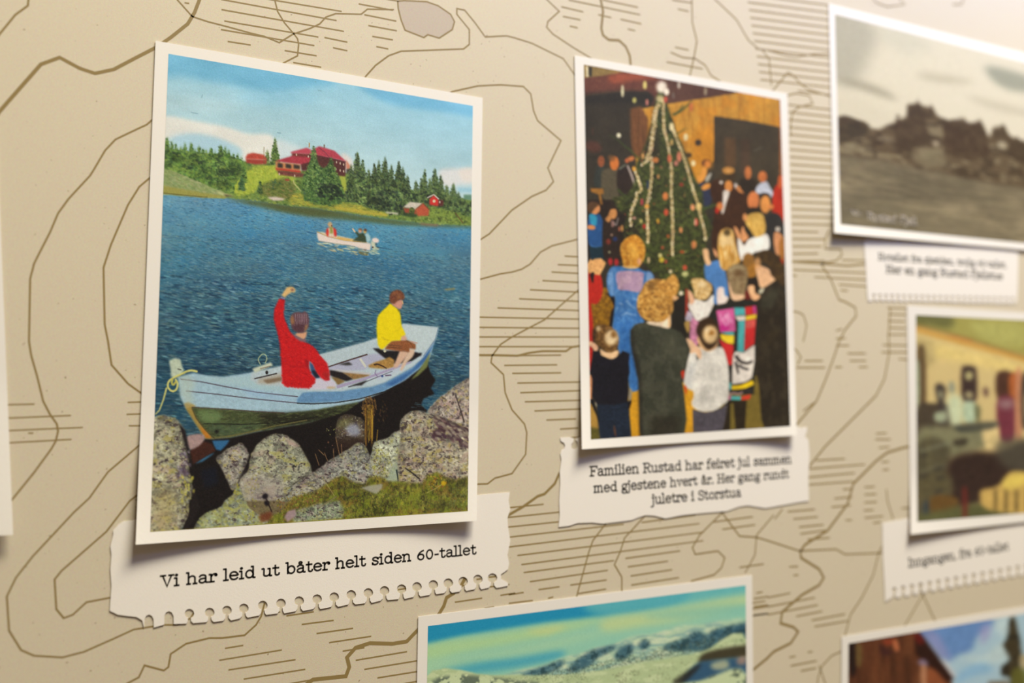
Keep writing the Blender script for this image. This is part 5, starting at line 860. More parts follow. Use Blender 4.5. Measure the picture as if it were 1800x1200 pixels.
    q(k8, Te, 862, 690, 1022, 690, 1030, 800, 872, 812); q(k8, Rd, 1022, 680, 1190, 662, 1200, 795, 1035, 805); q(k8, (190, 70, 130), 1140, 668, 1190, 662, 1200, 790, 1150, 790); q(k8, Wh, 870, 822, 1030, 810, 1035, 885, 925, 895); q(k8, Ye, 1032, 820, 1198, 788, 1194, 855, 1036, 885)
    q(k8, Te, 925, 892, 1030, 885, 1020, 1360, 910, 1360); q(k8, Rd, 1032, 885, 1190, 858, 1165, 1240, 1080, 1300, 1012, 1345); q(k8, (216, 92, 80), 1036, 890, 1185, 865, 1170, 980, 1036, 1010)
    q(k10, Te, 655, 115, 860, 110, 860, 165, 740, 150); q(k10, Ye, 648, 145, 760, 160, 862, 165, 855, 295, 760, 290, 670, 225); q(k10, Rd, 622, 205, 700, 262, 852, 312, 838, 605, 775, 625, 715, 420)
    q(k10, Wh, 878, 410, 1010, 425, 1110, 345, 1172, 310, 1172, 540, 1130, 800, 1040, 870, 830, 905, 828, 700, 842, 480); ln(k10, 6, Bk, 880, 470, 960, 560, 1060, 585, 1140, 550, w1=4); ln(k10, 4, Bk, 920, 610, 990, 650, 1075, 680); ln(k10, 4.5, Bk, 885, 560, 905, 660, 925, 745, w1=3)
    ln(k10, 3, Bk, 820, 915, 950, 905, 1050, 875, 1140, 830); ln(k10, 9, (240, 198, 28), 820, 960, 960, 950, 1070, 905, 1150, 870, w1=8); q(k10, Te, 778, 870, 820, 880, 820, 985, 785, 985); ln(k10, 7, Bk, 785, 1015, 900, 1010, 1120, 985); ln(k10, 2.4, (214, 170, 160), 775, 1055, 860, 1035, 930, 1050, 990, 1020); q(k10, Te, 770, 1080, 970, 1085, 960, 1140, 780, 1135); q(k10, (204, 60, 40), 968, 1085, 1115, 1055, 1095, 1125, 968, 1140); q(k10, (190, 80, 120), 760, 1070, 815, 1075, 810, 1135, 765, 1130)
    q(k10, Bk, 775, 625, 835, 605, 828, 700, 820, 880, 785, 860)
    # boy in white sweater
    g = c.part('person', 'boy in a white sweater seen from behind')
    pp(k12, (84, 77, 82), 205, 440, 370, 480, 540, 450, 665, 370, 640, 560, 600, 740, 420, 770, 215, 770, pid=g, sm=False, tx=.1)
    m = pp(k10, (222, 213, 198), 190, 430, 290, 350, 360, 340, 450, 400, 600, 345, 690, 360, 750, 520, 780, 700, 785, 900, 770, 1140, 690, 1210, 580, 1290, 400, 1315, 260, 1260, 220, 1180, 245, 1110, 245, 1010, 150, 955, 105, 870, 140, 640, pid=g); c.shade(m, (16, 22), .03, 2); c.poly(k10(180, 600, 300, 560, 220, 900, 260, 1000, 150, 950, 110, 860), (196, 194, 188), 3, .6); pp(k10, (60, 60, 60), 285, 450, 325, 510, 300, 535, s=.8); ln(k10, 1.6, (176, 170, 160), 320, 540, 230, 640, 190, 740, al=.7)
    pp(k10, (238, 190, 148), 138, 220, 215, 235, 290, 320, 350, 360, 372, 450, 350, 525, 300, 470, 270, 420, 200, 430, pid=g); pp(k10, (236, 186, 132), 320, 180, 345, 330, 420, 395, 500, 405, 600, 340, 625, 220, 610, 150, pid=g)
    pp(k10, (62, 42, 24), 285, 100, 340, -50, 470, -110, 590, -40, 640, 100, 600, 290, 490, 385, 400, 330, 330, 200, pid=g, s=1.2); el(k10, (238, 198, 140), 500, 150, 112, 135, s=2.2); el(k10, (176, 120, 54), 515, 125, 50, 42, s=1.6); el(k10, (240, 214, 170), 460, 90, 40, 40, s=1.5, al=.7)
    # curly-haired woman
    g = c.part('person', 'woman with curly golden hair and a dark grey dress')
    pp(k9, (210, 56, 30), 1580, 870, 1650, 830, 1640, 1000); pp(k11, (196, 60, 30), 1650, 150, 1690, 180, 1680, 290)
    m = pp(k9, (64, 64, 50), 845, 260, 900, 175, 1000, 150, 1090, 150, 1280, 200, 1450, 225, 1600, 290, 1680, 400, 1745, 550, 1700, 700, 1670, 850, 1600, 880, 1650, 1200, 1690, 1600, 1660, 1800, 1600, 2000, 1590, 2190, 1130, 2190, 1100, 2000, 980, 1800, 975, 1400, 960, 1000, 900, 680, 845, 450, pid=g, sm=False); c.tint(m, (82, 80, 64), (14, 20), .35, .7, 1); c.poly(k9(1300, 350, 1560, 360, 1600, 600, 1500, 700, 1300, 560), (98, 94, 74), 7, .5, True); c.poly(k9(840, 250, 880, 220, 890, 500, 1000, 900, 1020, 1800, 1100, 2100, 980, 1900, 960, 1000, 860, 600), (30, 24, 20), 2, .7); c.poly(k11(1130, 600, 1600, 600, 1580, 900, 1130, 920), (36, 28, 20), 6, .5)
    pp(k9, (244, 216, 182), 1085, 135, 1200, 110, 1340, 50, 1425, -60, 1440, 215, 1280, 200, 1130, 172, pid=g); ln(k9, 2, (236, 160, 80), 1425, 20, 1430, 210)
    m = pp(k7, (194, 138, 62), 955, 700, 1020, 580, 1060, 495, 1180, 430, 1370, 440, 1480, 360, 1550, 430, 1575, 540, 1540, 660, 1490, 760, 1480, 900, 1430, 980, 1340, 1065, 1200, 1075, 1090, 1050, 990, 980, 945, 850, pid=g)
    c.tint(m, (232, 180, 96), (6, 5.5), .38, .7, .8, 2); c.tint(m, (132, 88, 40), (5, 4.6), .25, .65, .8, 2); c.poly(k7(1080, 500, 1250, 470, 1200, 620, 1090, 600), (96, 66, 34), 3, .6); pp(k7, (240, 184, 128), 1480, 690, 1570, 705, 1500, 760)
    # boy at lower left
    g = c.part('person', 'boy in a black sweater at the lower left')
    pp(k11, (33, 41, 54), 320, 420, 820, 380, 830, 600, 865, 1000, 390, 1000, 350, 700, pid=g, sm=False, tx=.12); pp(k11, (120, 70, 40), 590, 740, 612, 800, 625, 930, 600, 860); pp(k11, (200, 196, 176), 300, 400, 330, 420, 325, 480)
    pp(k11, (24, 22, 24), 235, 380, 290, 370, 345, 560, 380, 720, 330, 600); pp(k11, (150, 136, 110), 800, 230, 860, 200, 860, 330, 820, 400); pp(k11, (24, 20, 22), 800, 400, 860, 380, 820, 500)
    pp(k9, (28, 25, 32), 285, 560, 380, 590, 440, 665, 560, 695, 665, 640, 725, 565, 830, 612, 820, 760, 830, 900, 805, 980, 818, 1150, 800, 1340, 600, 1385, 340, 1375, 262, 1250, 270, 1000, 232, 880, 260, 720, pid=g, sm=False, tx=.1)
    pp(k9, (238, 194, 146), 390, 540, 480, 590, 640, 560, 665, 600, 620, 670, 540, 692, 450, 655, 400, 630, pid=g); pp(k9, (238, 186, 146), 218, 425, 280, 440, 345, 480, 350, 555, 300, 570, 270, 520, 215, 490, pid=g)
    m = pp(k9, (104, 72, 36), 280, 300, 330, 195, 450, 175, 590, 240, 660, 380, 650, 500, 580, 585, 490, 585, 390, 520, 310, 450, pid=g); c.tint(m, (160, 116, 62), (5, 5), .3, .7, .8); c.poly(k9(275, 400, 280, 250, 350, 180, 320, 260, 310, 420), (52, 34, 24), 1.5, .8); el(k9, (238, 206, 158), 555, 370, 98, 115, .2, s=2.4); el(k9, (150, 106, 56), 590, 325, 45, 52, s=1.6); el(k9, (220, 190, 140), 358, 235, 32, 42, s=1.4)
    full = ((slice(0, c.H + 1), slice(0, c.W + 1)), np.ones(c.ids.shape, np.float32)); c.shade(full, (34, 40), .035, 3); c.shade(full, (3, 4), .025, 2)
    c.rgb = np.clip(128 + (c.rgb - 128) * 1.06, 0, 255) * np.array([1.0, .985, .96])
    return c.finish(5)
def paint_grey_lake():
    c = Canvas([(1467.6, 25), (1985, 157), (1985, 446), (1477.5, 394)], 260, 200, 7); R = c.rng
    sky = c.part('sky'); wa = c.part('lake'); fo = c.part('forest'); c.ids[:] = sky
    k = lambda *a: [(1450 + a[i] / 2.729, a[i + 1] / 2.729) for i in range(0, len(a), 2)]
    c.rgb[:] = (232, 222, 200); A = lambda p, col, s, a=1: c.poly(p, col, s, a, True)
    A(k(40, 60, 160, 90, 260, 150, 220, 260, 160, 380, 60, 400), (182, 176, 158), 9, .8); A(k(60, 380, 170, 390, 300, 440, 340, 480, 240, 450, 120, 410), (150, 142, 122), 5, .7); A(k(250, 120, 420, 160, 520, 220, 400, 260, 300, 220), (214, 208, 188), 9, .7)
    A(k(450, 350, 620, 370, 720, 390, 620, 400, 480, 380), (188, 178, 154), 5, .7); A(k(770, 320, 860, 330, 1000, 380, 1000, 440, 880, 430, 800, 380), (150, 152, 136), 6, .8); A(k(680, 460, 820, 490, 1000, 540, 1000, 560, 800, 520), (190, 180, 158), 5, .6); A(k(60, 450, 200, 480, 330, 560, 240, 600, 70, 545), (226, 216, 194), 5, .8)
    m = c.poly(k(60, 740, 280, 765, 400, 800, 600, 835, 760, 870, 1000, 905, 1600, 960, 1600, 1300, 60, 1200), (134, 121, 96), 1, 1, pid=wa); c.shade(m, (14, 3), .06); c.shade(m, (60, 30), .07); c.tint(m, (104, 94, 74), (16, 5), .2, .4, 1)
    c.poly(k(60, 950, 300, 960, 700, 1060, 960, 1180, 60, 1090), (112, 102, 80), 8, .5)
    m = c.poly(k(60, 560, 100, 560, 200, 590, 215, 615, 260, 620, 330, 590, 400, 560, 400, 510, 450, 500, 520, 520, 540, 555, 600, 580, 620, 570, 640, 600, 760, 600, 780, 660, 800, 640, 860, 620, 900, 660, 1000, 700, 1500, 820, 1500, 980, 1000, 910, 760, 872, 600, 838, 400, 800, 280, 768, 60, 742), (100, 82, 60), 1.2, 1, pid=fo)
    c.tint(m, (148, 134, 106), (14, 7), .3, .7, .8); c.tint(m, (62, 46, 32), (12, 9), .3, .7, .8)
    for p, col in ((k(65, 570, 100, 555, 210, 600, 200, 650, 65, 690), (66, 54, 40)), (k(330, 600, 395, 560, 400, 505, 450, 495, 500, 640, 480, 700, 350, 730), (72, 54, 38)), (k(570, 600, 640, 570, 700, 590, 745, 580, 780, 650, 790, 740, 700, 770, 570, 740), (66, 46, 32)), (k(880, 660, 940, 670, 1000, 720, 1100, 800, 1000, 800, 880, 750), (64, 46, 32)), (k(800, 620, 860, 600, 890, 680, 810, 680), (80, 62, 44))):
        mm = c.poly(p, col, 2, .9, pid=fo); c.tint(mm, (96, 78, 56), (5, 5), .3, .5, .8)
    for x, y, h in ((90, 552, 30), (350, 545, 60), (408, 495, 60), (447, 468, 90), (510, 500, 60), (650, 560, 60), (665, 555, 70), (745, 565, 70), (820, 600, 50), (855, 590, 60), (920, 650, 50), (960, 665, 60), (1020, 680, 60)):
        a, b = k(x, y, x, y + h); c.spruce(a[0], a[1], b[1], 11, (58, 42, 30), (90, 72, 50), pid=fo)
    c.poly(k(70, 690, 150, 690, 260, 720, 70, 735), (152, 140, 112), 3, .7); c.poly(k(400, 740, 560, 700, 590, 800, 480, 810), (140, 128, 100), 3, .7); c.ell(1645, 252, 6, 5, (206, 190, 164), 0, 2, .8); c.ell(1762, 255, 9, 6, (196, 184, 158), .4, 2, .8); c.ell(1560, 245, 12, 5, (170, 156, 130), .2, 3, .7)
    c.line(k(70, 742, 280, 768, 400, 802, 600, 838, 760, 872, 1000, 910, 1500, 975), 3, (70, 56, 40), .7, soft=1)
    c.rgb = c.rgb * np.array([1.02, .995, .93])
    return c.finish(3)
def paint_lounge():
    c = Canvas([(1610, 553.3), (1990, 572), (1990, 886), (1612.7, 917)], 190, 170, 8)
    k = lambda *a: [(1590 + a[i] / 3, 540 + a[i + 1] / 3) for i in range(0, len(a), 2)]
    rm = c.part('room', 'furnished lounge with a sloping ceiling'); c.ids[:] = rm; c.rgb[:] = (216, 184, 120)
    P = lambda col, s, *a, al=1, pid=None: c.poly(k(*a), col, s, al, True, .05, (4, 4), pid)
    c.poly(k(40, 20, 1300, 60, 1300, 420, 630, 255, 480, 215, 300, 160, 60, 95), (166, 152, 76), 1); P((96, 92, 50), 4, 50, 30, 250, 50, 240, 110, 120, 95, 55, 90, al=.8); P((186, 176, 96), 5, 350, 80, 630, 90, 630, 200, 450, 180, al=.7)
    c.poly(k(50, 98, 630, 260, 1300, 440, 1300, 500, 630, 290, 300, 200, 60, 130), (206, 148, 62), 2, .9); c.line(k(60, 92, 300, 155, 480, 212, 630, 262, 1300, 430), 2.4, (124, 78, 30), .9, soft=1); c.line(k(240, 150, 360, 180), 3, (196, 100, 40), .7, soft=1)
    P((230, 196, 116), 6, 120, 180, 630, 300, 630, 360, 480, 330, 300, 290, 120, 260); P((192, 164, 104), 5, 60, 170, 150, 190, 150, 300, 60, 300)
    P((96, 72, 44), 1.5, 68, 225, 108, 230, 112, 520, 76, 520); P((170, 176, 140), 2, 55, 300, 75, 300, 75, 520, 55, 520); P((76, 62, 46), 2, 70, 520, 140, 505, 240, 520, 260, 650, 240, 680, 70, 700)
    P((68, 56, 48), 2, 160, 420, 190, 400, 218, 430, 210, 500, 225, 530, 225, 620, 180, 610, 178, 520); P((150, 140, 104), 1.5, 178, 445, 200, 440, 202, 475, 182, 480); P((166, 168, 130), 2, 160, 560, 215, 550, 215, 600, 165, 600)
    P((62, 44, 38), 1.5, 300, 330, 320, 308, 365, 312, 380, 340, 378, 490, 305, 490); P((190, 172, 112), 1.2, 322, 345, 355, 340, 356, 375, 326, 380); P((176, 158, 110), 1.2, 325, 448, 358, 450, 356, 478, 325, 475); P((120, 132, 122), 2, 235, 400, 260, 395, 262, 450, 238, 450, al=.7); P((116, 84, 68), 1.5, 415, 425, 440, 425, 440, 470, 418, 465)
    P((206, 206, 160), 3, 230, 470, 300, 480, 300, 620, 240, 610); P((188, 198, 158), 2, 310, 505, 375, 505, 375, 600, 315, 600); P((112, 108, 70), 2, 370, 510, 400, 530, 395, 600, 375, 590)
    P((80, 48, 34), 1.5, 488, 345, 575, 352, 580, 480, 490, 480); P((176, 92, 44), 1.5, 555, 355, 620, 360, 620, 480, 560, 480); P((120, 50, 60), 1.5, 490, 485, 582, 490, 580, 690, 500, 690); P((170, 140, 130), 3, 500, 490, 575, 490, 560, 530, 510, 530, al=.7); P((200, 132, 92), 2, 588, 350, 618, 350, 620, 660, 588, 670); P((64, 56, 48), 1, 622, 360, 700, 360, 700, 560, 625, 640)
    P((196, 160, 110), 1, 700, 360, 1200, 440, 1200, 800, 700, 700)
    P((132, 124, 88), 3, 80, 640, 260, 630, 420, 640, 490, 690, 420, 740, 240, 800, 80, 800); m = P((88, 78, 54), 4, 70, 720, 230, 720, 240, 900, 230, 1120, 70, 1130)
    P((230, 196, 130), 2, 410, 610, 485, 600, 495, 720, 430, 740); P((60, 60, 52), 2, 270, 620, 480, 600, 470, 640, 300, 660, al=.8); P((70, 60, 44), 2, 260, 700, 330, 690, 320, 730, 265, 730)
    c.line(k(80, 760, 160, 735, 240, 715), 2, (166, 166, 136), .9, soft=1); c.line(k(80, 870, 160, 840, 230, 830), 2, (150, 142, 110), .8, soft=1); c.line(k(120, 640, 130, 860), 2, (150, 136, 80), .6, soft=1); c.line(k(240, 800, 330, 740, 480, 700), 2.4, (140, 126, 86), .8, soft=1)
    m = P((56, 38, 30), 3, 230, 820, 360, 760, 500, 760, 700, 700, 1200, 760, 1200, 1060, 600, 1000, 420, 1030, 300, 1060, 240, 1060); P((84, 76, 60), 6, 480, 720, 620, 690, 900, 740, 900, 880, 560, 860, al=.8)
    P((92, 80, 52), 3, 70, 900, 230, 880, 240, 1000, 70, 1040); P((60, 64, 62), 2, 100, 1030, 140, 1030, 140, 1130, 100, 1130); P((106, 74, 34), 2, 140, 1000, 270, 1000, 280, 1060, 240, 1120, 150, 1120); P((92, 88, 50), 3, 230, 1060, 430, 1030, 630, 1060, 1300, 1060, 1300, 1300, 70, 1160); P((112, 40, 32), 1.2, 305, 960, 330, 960, 330, 1110, 308, 1110, al=.8)
    P((206, 164, 86), 2, 400, 970, 470, 950, 520, 920, 560, 870, 640, 870, 900, 900, 900, 1100, 620, 1090, 430, 1060); P((232, 196, 90), 3, 520, 915, 570, 880, 640, 880, 640, 930, 540, 960)
    for x in (480, 535, 590, 650, 720): c.line(k(x, 960, x, 1075), 4.5, (64, 50, 26), .9, soft=1)
    for x, y, w in ((100, 780, 20), (180, 850, 30), (190, 900, 30), (100, 890, 30), (180, 970, 30)): c.ell(*k(x, y)[0], w / 3, 3, (56, 48, 40), -.3, 1, .8)
    return c.finish(2.5)
def paint_winter():
    c = Canvas([(752.3, 1100), (1310.7, 1028.3), (1314, 1392), (747, 1440)], 420, 290, 9); R = c.rng
    k = lambda *a: [(730 + a[i] / 3, 1000 + a[i + 1] / 3) for i in range(0, len(a), 2)]
    P = lambda col, s, *a, al=1, pid=None: c.poly(k(*a), col, s, al, True, .0, (4, 4), pid)
    sky = c.part('sky'); mt = c.part('mountain', 'snowy ridge'); fo = c.part('forest', 'dark conifers on snow'); c.ids[:] = sky; c.rgb[:] = (146, 190, 158)
    P((34, 134, 162), 4, 30, 280, 500, 220, 1000, 160, 1400, 110, 1400, 170, 1000, 245, 700, 280, 500, 310, 250, 350, 40, 390); P((96, 170, 166), 6, 900, 160, 1300, 110, 1780, 60, 1780, 120, 1500, 170, 1200, 220, 960, 240, al=.85); P((60, 150, 168), 5, 200, 500, 500, 470, 760, 430, 760, 470, 480, 530, 200, 560, 60, 580, al=.75)
    P((176, 200, 134), 7, 70, 400, 400, 350, 700, 300, 980, 260, 900, 300, 560, 380, 240, 440, 60, 480, al=.8); P((192, 200, 134), 6, 1000, 260, 1300, 220, 1740, 140, 1740, 200, 1400, 270, 1200, 300, 1000, 330, al=.85); P((196, 200, 128), 5, 580, 330, 700, 305, 800, 300, 690, 345, al=.8); P((172, 200, 150), 7, 60, 480, 300, 460, 600, 400, 900, 340, 1000, 340, 700, 420, 400, 470, 60, 560, al=.6); P((110, 176, 164), 5, 1200, 250, 1500, 200, 1740, 180, 1740, 230, 1400, 260, al=.5)
    m = P((176, 194, 156), 2, 440, 578, 520, 545, 620, 520, 700, 500, 790, 465, 860, 450, 940, 420, 1040, 400, 1100, 370, 1160, 350, 1260, 340, 1330, 320, 1430, 295, 1520, 290, 1650, 270, 1760, 280, 1760, 420, 1500, 450, 1200, 500, 900, 560, 500, 600, pid=mt)
    c.tint(m, (120, 152, 146), (22, 5), .4, .6, 1.2); c.tint(m, (212, 212, 170), (16, 6), .3, .7, 1)
    for a in ((560, 560, 700, 505, 780, 480, 760, 520, 660, 560), (800, 540, 850, 480, 930, 432, 1050, 400, 1040, 425, 960, 470, 900, 520), (1050, 470, 1070, 425, 1130, 393, 1150, 420, 1110, 470), (1180, 395, 1205, 372, 1232, 380, 1225, 415, 1190, 420), (1300, 420, 1400, 370, 1500, 350, 1760, 300, 1760, 400, 1500, 430), (1445, 350, 1480, 332, 1520, 345, 1500, 385), (1560, 325, 1700, 290, 1760, 280, 1760, 330, 1600, 360)):
        mm = P((52, 86, 98), 2, *a, al=.85); c.tint(mm, (36, 60, 62), (5, 6), .35, .7, .8); c.tint(mm, (110, 140, 136), (6, 3), .15, .6, .8)
    mm = c.mask(k(460, 600, 560, 565, 760, 530, 1000, 485, 1200, 440, 1400, 390, 1760, 330, 1760, 400, 1500, 440, 1200, 490, 900, 545, 700, 575), 2); c.dabs(mm, 2600, [(48, 58, 48), (66, 72, 52), (40, 62, 62), (90, 100, 76)], 1, .5, .1, .7, 8, .3, fo)
    m = P((178, 186, 134), 1.5, 40, 590, 400, 560, 700, 560, 900, 545, 1200, 490, 1500, 440, 1760, 395, 1760, 1400, 40, 1400, pid=fo); c.tint(m, (206, 208, 156), (18, 8), .4, .6, .8)
    m = c.mask(k(40, 600, 300, 575, 560, 570, 800, 545, 1000, 480, 1200, 455, 1500, 420, 1760, 360, 1760, 400, 1500, 440, 1200, 490, 900, 545, 930, 580, 600, 600, 40, 605), 2); c.dabs(m, 1500, [(54, 58, 40), (66, 66, 44), (40, 50, 44), (110, 116, 78)], .8, .45, 0, .75, 8, .3, fo)
    for a in ((1040, 550, 1180, 530, 1180, 560, 1050, 570), (1060, 580, 1150, 580, 1150, 620, 1060, 620), (1240, 520, 1360, 500, 1400, 560, 1330, 620, 1240, 580), (1400, 480, 1560, 460, 1500, 560, 1400, 600)): c.dabs(c.mask(k(*a), 2), 130, [(62, 54, 40), (84, 72, 52)], .9, .5, 0, .75, 8, .3)
    P((54, 44, 28), 3, 1530, 440, 1760, 400, 1760, 460, 1600, 480, 1500, 500, al=.9); P((52, 84, 106), 3, 1480, 500, 1560, 480, 1760, 470, 1760, 560, 1600, 580, 1440, 600, 1400, 590); P((186, 180, 136), 3, 1560, 500, 1640, 480, 1650, 520, 1580, 530, al=.8); P((190, 140, 110), 2, 1700, 470, 1740, 460, 1740, 500, 1700, 500, al=.7); P((40, 34, 26), 3, 1360, 590, 1500, 500, 1480, 540, 1400, 610, al=.8)
    m = P((196, 200, 150), 3, 40, 620, 700, 600, 1400, 610, 1760, 570, 1760, 1400, 40, 1400); c.tint(m, (60, 70, 60), (10, 10), .3, .7, .8)
    return c.finish(2.5)
def paint_cabin():
    c = Canvas([(1491.6, 1130.7), (1992, 1046), (1992, 1360), (1489, 1430)], 220, 150, 10)
    k = lambda *a: [(1470 + a[i] / 5.4545, 1050 + a[i + 1] / 5.4545) for i in range(0, len(a), 2)]
    P = lambda col, s, *a, al=1, pid=None, tx=.04: c.poly(k(*a), col, s, al, True, tx, (5, 5), pid)
    sky = c.part('sky'); cb = c.part('cabin', 'dark brown timber gable'); tr = c.part('spruce', 'dark spruce beside the cabin'); c.ids[:] = sky; c.rgb[:] = (172, 190, 196)
    P((104, 134, 178), 5, 700, 300, 1200, 230, 1600, 180, 1500, 260, 1350, 380, 1300, 500, 1150, 560, 1050, 600, 900, 440); P((150, 140, 176), 5, 830, 330, 950, 330, 1050, 480, 1100, 600, 980, 560, 880, 420, al=.7); P((160, 150, 186), 5, 1380, 300, 1460, 250, 1480, 330, 1400, 450, al=.8); P((196, 204, 196), 5, 1180, 560, 1400, 560, 1600, 420, 1650, 600, 1400, 640, al=.8); P((134, 172, 200), 5, 1200, 700, 1400, 620, 1500, 700, 1300, 760, 1150, 820, al=.7); P((200, 208, 200), 5, 1500, 180, 1640, 170, 1620, 380, 1560, 340, al=.8)
    m = P((94, 50, 28), 1, 90, 430, 500, 370, 760, 330, 900, 560, 1100, 780, 1100, 1600, 90, 1700, pid=cb); c.tint(m, (66, 34, 18), (5, 60), .35, .7, 1); c.tint(m, (116, 64, 36), (8, 60), .25, .6, 1)
    P((30, 18, 16), 1.5, 130, 450, 185, 450, 185, 720, 140, 740); P((110, 84, 44), 1.5, 190, 460, 240, 450, 240, 640, 200, 650, al=.9); P((70, 34, 28), 2, 400, 420, 450, 470, 540, 520, 480, 560, 430, 540); P((206, 112, 70), 1.5, 535, 410, 580, 410, 600, 500, 570, 510); P((150, 60, 34), 2, 440, 410, 540, 400, 530, 450, 470, 450)
    c.poly(k(760, 340, 800, 345, 870, 420, 1130, 770, 1090, 800, 1060, 810, 760, 540, 750, 440), (48, 22, 14), 1, 1, pid=cb); P((110, 26, 20), 2, 745, 345, 800, 340, 850, 430, 780, 440, al=.8); P((214, 196, 190), 1.5, 1000, 590, 1060, 620, 1140, 740, 1120, 760, al=.8); P((150, 130, 160), 2, 790, 600, 860, 600, 870, 660, 800, 640, al=.8); P((206, 140, 100), 2, 810, 660, 870, 680, 870, 900, 820, 900, al=.8); P((150, 78, 44), 3, 880, 680, 1050, 820, 1100, 1100, 900, 1100, al=.9)
    m = P((66, 54, 34), 1.5, 1665, 195, 1710, 190, 1740, 300, 1760, 420, 1780, 540, 1760, 640, 1800, 760, 1800, 900, 1650, 900, 1670, 780, 1590, 740, 1590, 660, 1660, 600, 1620, 500, 1600, 450, 1640, 390, 1650, 300, pid=tr); c.tint(m, (40, 34, 24), (6, 6), .3, .7, .8)
    c.poly(k(1460, 800, 1650, 790, 1650, 1000, 1400, 1000), (120, 96, 70), 3, .8); P((190, 150, 90), 2, 1760, 560, 1850, 560, 1850, 680, 1770, 680, al=.7); P((110, 104, 40), 3, 1690, 700, 1800, 680, 1900, 800, 1700, 900, al=.8)
    return c.finish(2.5)
rg = np.random.default_rng(4)
# captions ------------------------------------------------------
holes = [(262, 1088), (297, 1082), (333, 1078), (368.7, 1076), (399, 1072.5), (428.7, 1068.7), (462, 1063.7), (494, 1060), (526, 1056), (557.5, 1052.5), (587.5, 1049), (617.5, 1045), (647.5, 1041.7), (676, 1038), (706, 1035), (733, 1031), (761.7, 1027.5), (788, 1024.5), (814, 1021.7), (840, 1018), (865.7, 1015.5)]
edge = punched(0, 0, 0, 0, holes, 8.4, 17.5, 3.2, rg, (0, 1))
C1 = [(840, 870), (868, 867), (896, 865), (894, 880), (897, 895), (892, 910), (893, 925), (897, 950), (892, 975), (895, 990), (893, 1000), (888, 1004), (880.5, 1009), (880.5, 1017), (888, 1021), (893, 1024), (893, 1029), (884, 1031)] + edge[::-1] + [(250, 1090), (240, 1084), (222, 1082), (207, 1080), (193, 1073), (194, 1058), (196, 1030), (194, 1000), (196, 975), (194, 960), (199, 940), (199, 932), (208, 922), (217, 916), (235, 914), (260, 900), (500, 895)]
c1 = torn('torn_caption', np.array(C1).ravel(), 'torn white caption under the boat photo, one line of type, spiral holes along its bottom')
write(c1, 'Vi har leid ut båter helt siden 60-tallet', (281.5, 1031.3), (837, 972.6), .75, .00052, w=9.2)
t_ = np.linspace(.3, 2 * math.pi - .3, 9)
C2 = [(985, 769), (1002, 768), (1008, 770), (1008, 776), (1004.6, 780), (1004, 786), (1008, 789), (1013, 788), (1016, 784), (1015.5, 778), (1011.5, 772), (1016, 769), (1040, 760), (1380, 740), (1408, 752), (1419, 750), (1418, 758), (1415, 767), (1421, 773), (1423, 800), (1421, 840), (1422, 880), (1400, 883), (1385, 886), (1345, 893), (1315, 888), (1300, 890), (1278, 898), (1240, 901), (1200, 905), (1170, 911), (1150, 906), (1135, 905), (1122, 909), (1110, 914), (1085, 917), (1060, 920), (1040, 918), (1015, 919), (1000, 924), (982, 926), (984, 905), (983, 880), (985, 850), (984, 830), (987, 808), (985, 797), (987, 791), (992, 788.5), (993.5, 783), (991.5, 778), (986, 775)]
c2 = torn('torn_caption', np.array(C2).ravel(), 'torn white caption under the christmas tree photo, three lines of type')
write(c2, 'Familien Rustad har feiret jul sammen', (1036, 836.3), (1391, 813.3), 0.80, .00052, w=9.8)
write(c2, 'med gjestene hvert år. Her gang rundt', (1042.8, 865.2), (1386, 838.8), 0.80, .00052, w=9.8)
write(c2, 'juletre i Storstua', (1145, 885.2), (1302.5, 871.8), 0.80, .00052, w=9.8)
h3 = [(1536 + 10.6 * i, 519 + .25 * i) for i in range(24)]
C3 = [(1519, 427), (1521, 421), (1560, 418), (1789, 436), (1790, 452), (1789, 500), (1788, 522), (1787, 530)] + punched(0, 0, 0, 0, h3, 3.0, 9.5, 1.2, rg)[::-1] + [(1526, 529), (1524, 510), (1522, 470)]
c3 = torn('torn_caption', np.array(C3).ravel(), 'blurred torn white caption under the grey lake photo, two lines of type')
write(c3, 'Hotellet fra sjøsiden, trolig 60-tallet.', (1543, 456.5), (1769, 470.7), .72, .00052, w=9)
write(c3, 'Her en gang Rustad Fjellstue', (1556.7, 479.3), (1762, 490.9), .72, .00052, w=9)
h4 = [(1572 + 15.5 * i, 1036 - 2.75 * i) for i in range(17)]
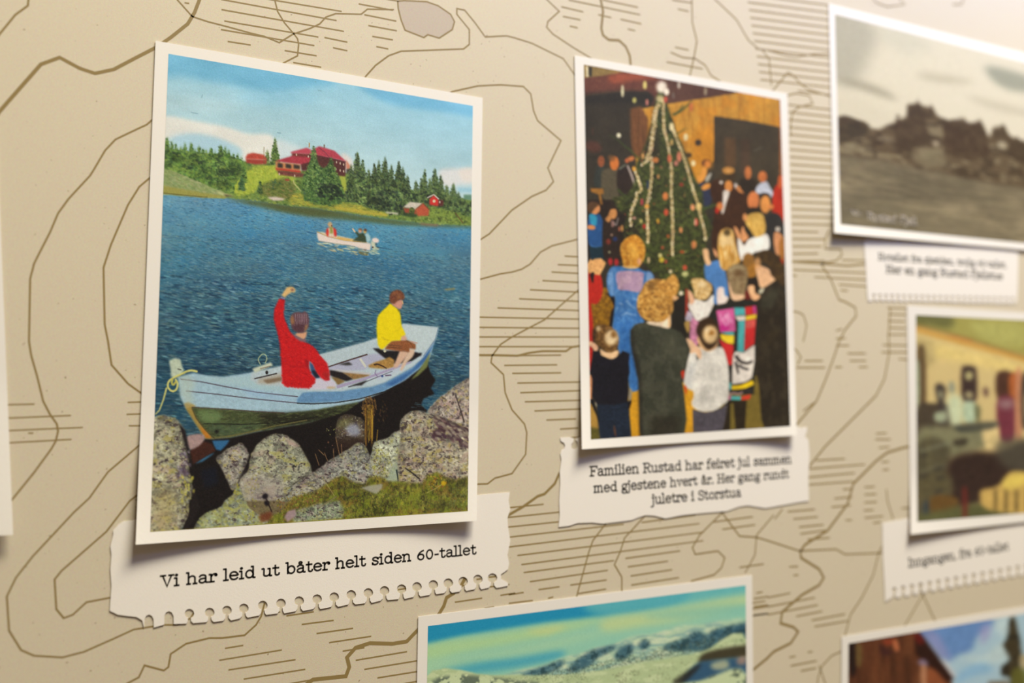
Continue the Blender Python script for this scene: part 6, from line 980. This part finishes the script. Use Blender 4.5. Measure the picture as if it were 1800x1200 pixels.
C4 = [(1551, 919), (1590, 912), (1700, 890), (1860, 880), (1858, 940), (1857, 996)] + punched(0, 0, 0, 0, h4, 4.0, 15, 1.8, rg)[::-1] + [(1556, 1058), (1555, 1030), (1552, 980)]
c4 = torn('torn_caption', np.array(C4).ravel(), 'blurred torn white caption under the lounge photo, one line of type')
write(c4, 'Inngangen, fra 60-tallet', (1595.6, 996.3), (1772.5, 965.5), .75, .00052, w=9)
# photographs ---------------------------------------------------
photo_print('photo_print', [(-420, -60), (-15, 5), (23, 940), (-420, 958)], None, 'white photo edge cut off by the left side of the picture', (236, 224, 204))
photo_print('photo_print', [(273.5, 71.5), (848.3, 172), (838, 915), (238.5, 957)], paint_boats(), 'large colour photo of people in a rowing boat on a blue lake', (238, 226, 206), bg_name='picture of a rowing boat and lake')
photo_print('photo_print', [(1010, 97), (1383.8, 164.2), (1400.3, 764.7), (1023, 789.3)], paint_party(), 'colour photo of people around a christmas tree', (240, 230, 210), gain=.93, bg_name='picture of a christmas party')
p3 = photo_print('photo_print', [(1456.5, 6), (2000, 143), (2000, 457), (1466.5, 409)], paint_grey_lake(), 'grey photo of a wooded lake shore, upper right', (250, 242, 224), curl=.0042, gain=.92, bg_name='grey picture of a lake shore')
photo_print('photo_print', [(1594.5, 536.5), (2004, 562), (2004, 895), (1601, 939)], paint_lounge(), 'colour photo of a furnished yellow lounge at the right edge', (240, 228, 208), curl=.0042, bg_name='picture of a lounge')
photo_print('photo_print', [(735.3, 1083.3), (1322, 1010.5), (1326, 1410), (728, 1460)], paint_winter(), 'colour photo of snowy mountains under a green sky, bottom edge', (236, 222, 200), gain=1.1, bg_name='picture of a winter fell')
photo_print('photo_print', [(1479.7, 1118.7), (2008, 1032), (2008, 1380), (1477, 1450)], paint_cabin(), 'colour photo of a brown timber cabin and a spruce, lower right corner', (240, 224, 204), gain=1.08, bg_name='picture of a timber cabin')
write(p3, 'Nr. Rustad Fjell', (1493, 383.5), (1608, 395.5), .7, .0026, PALE, w=11, name='lettering')
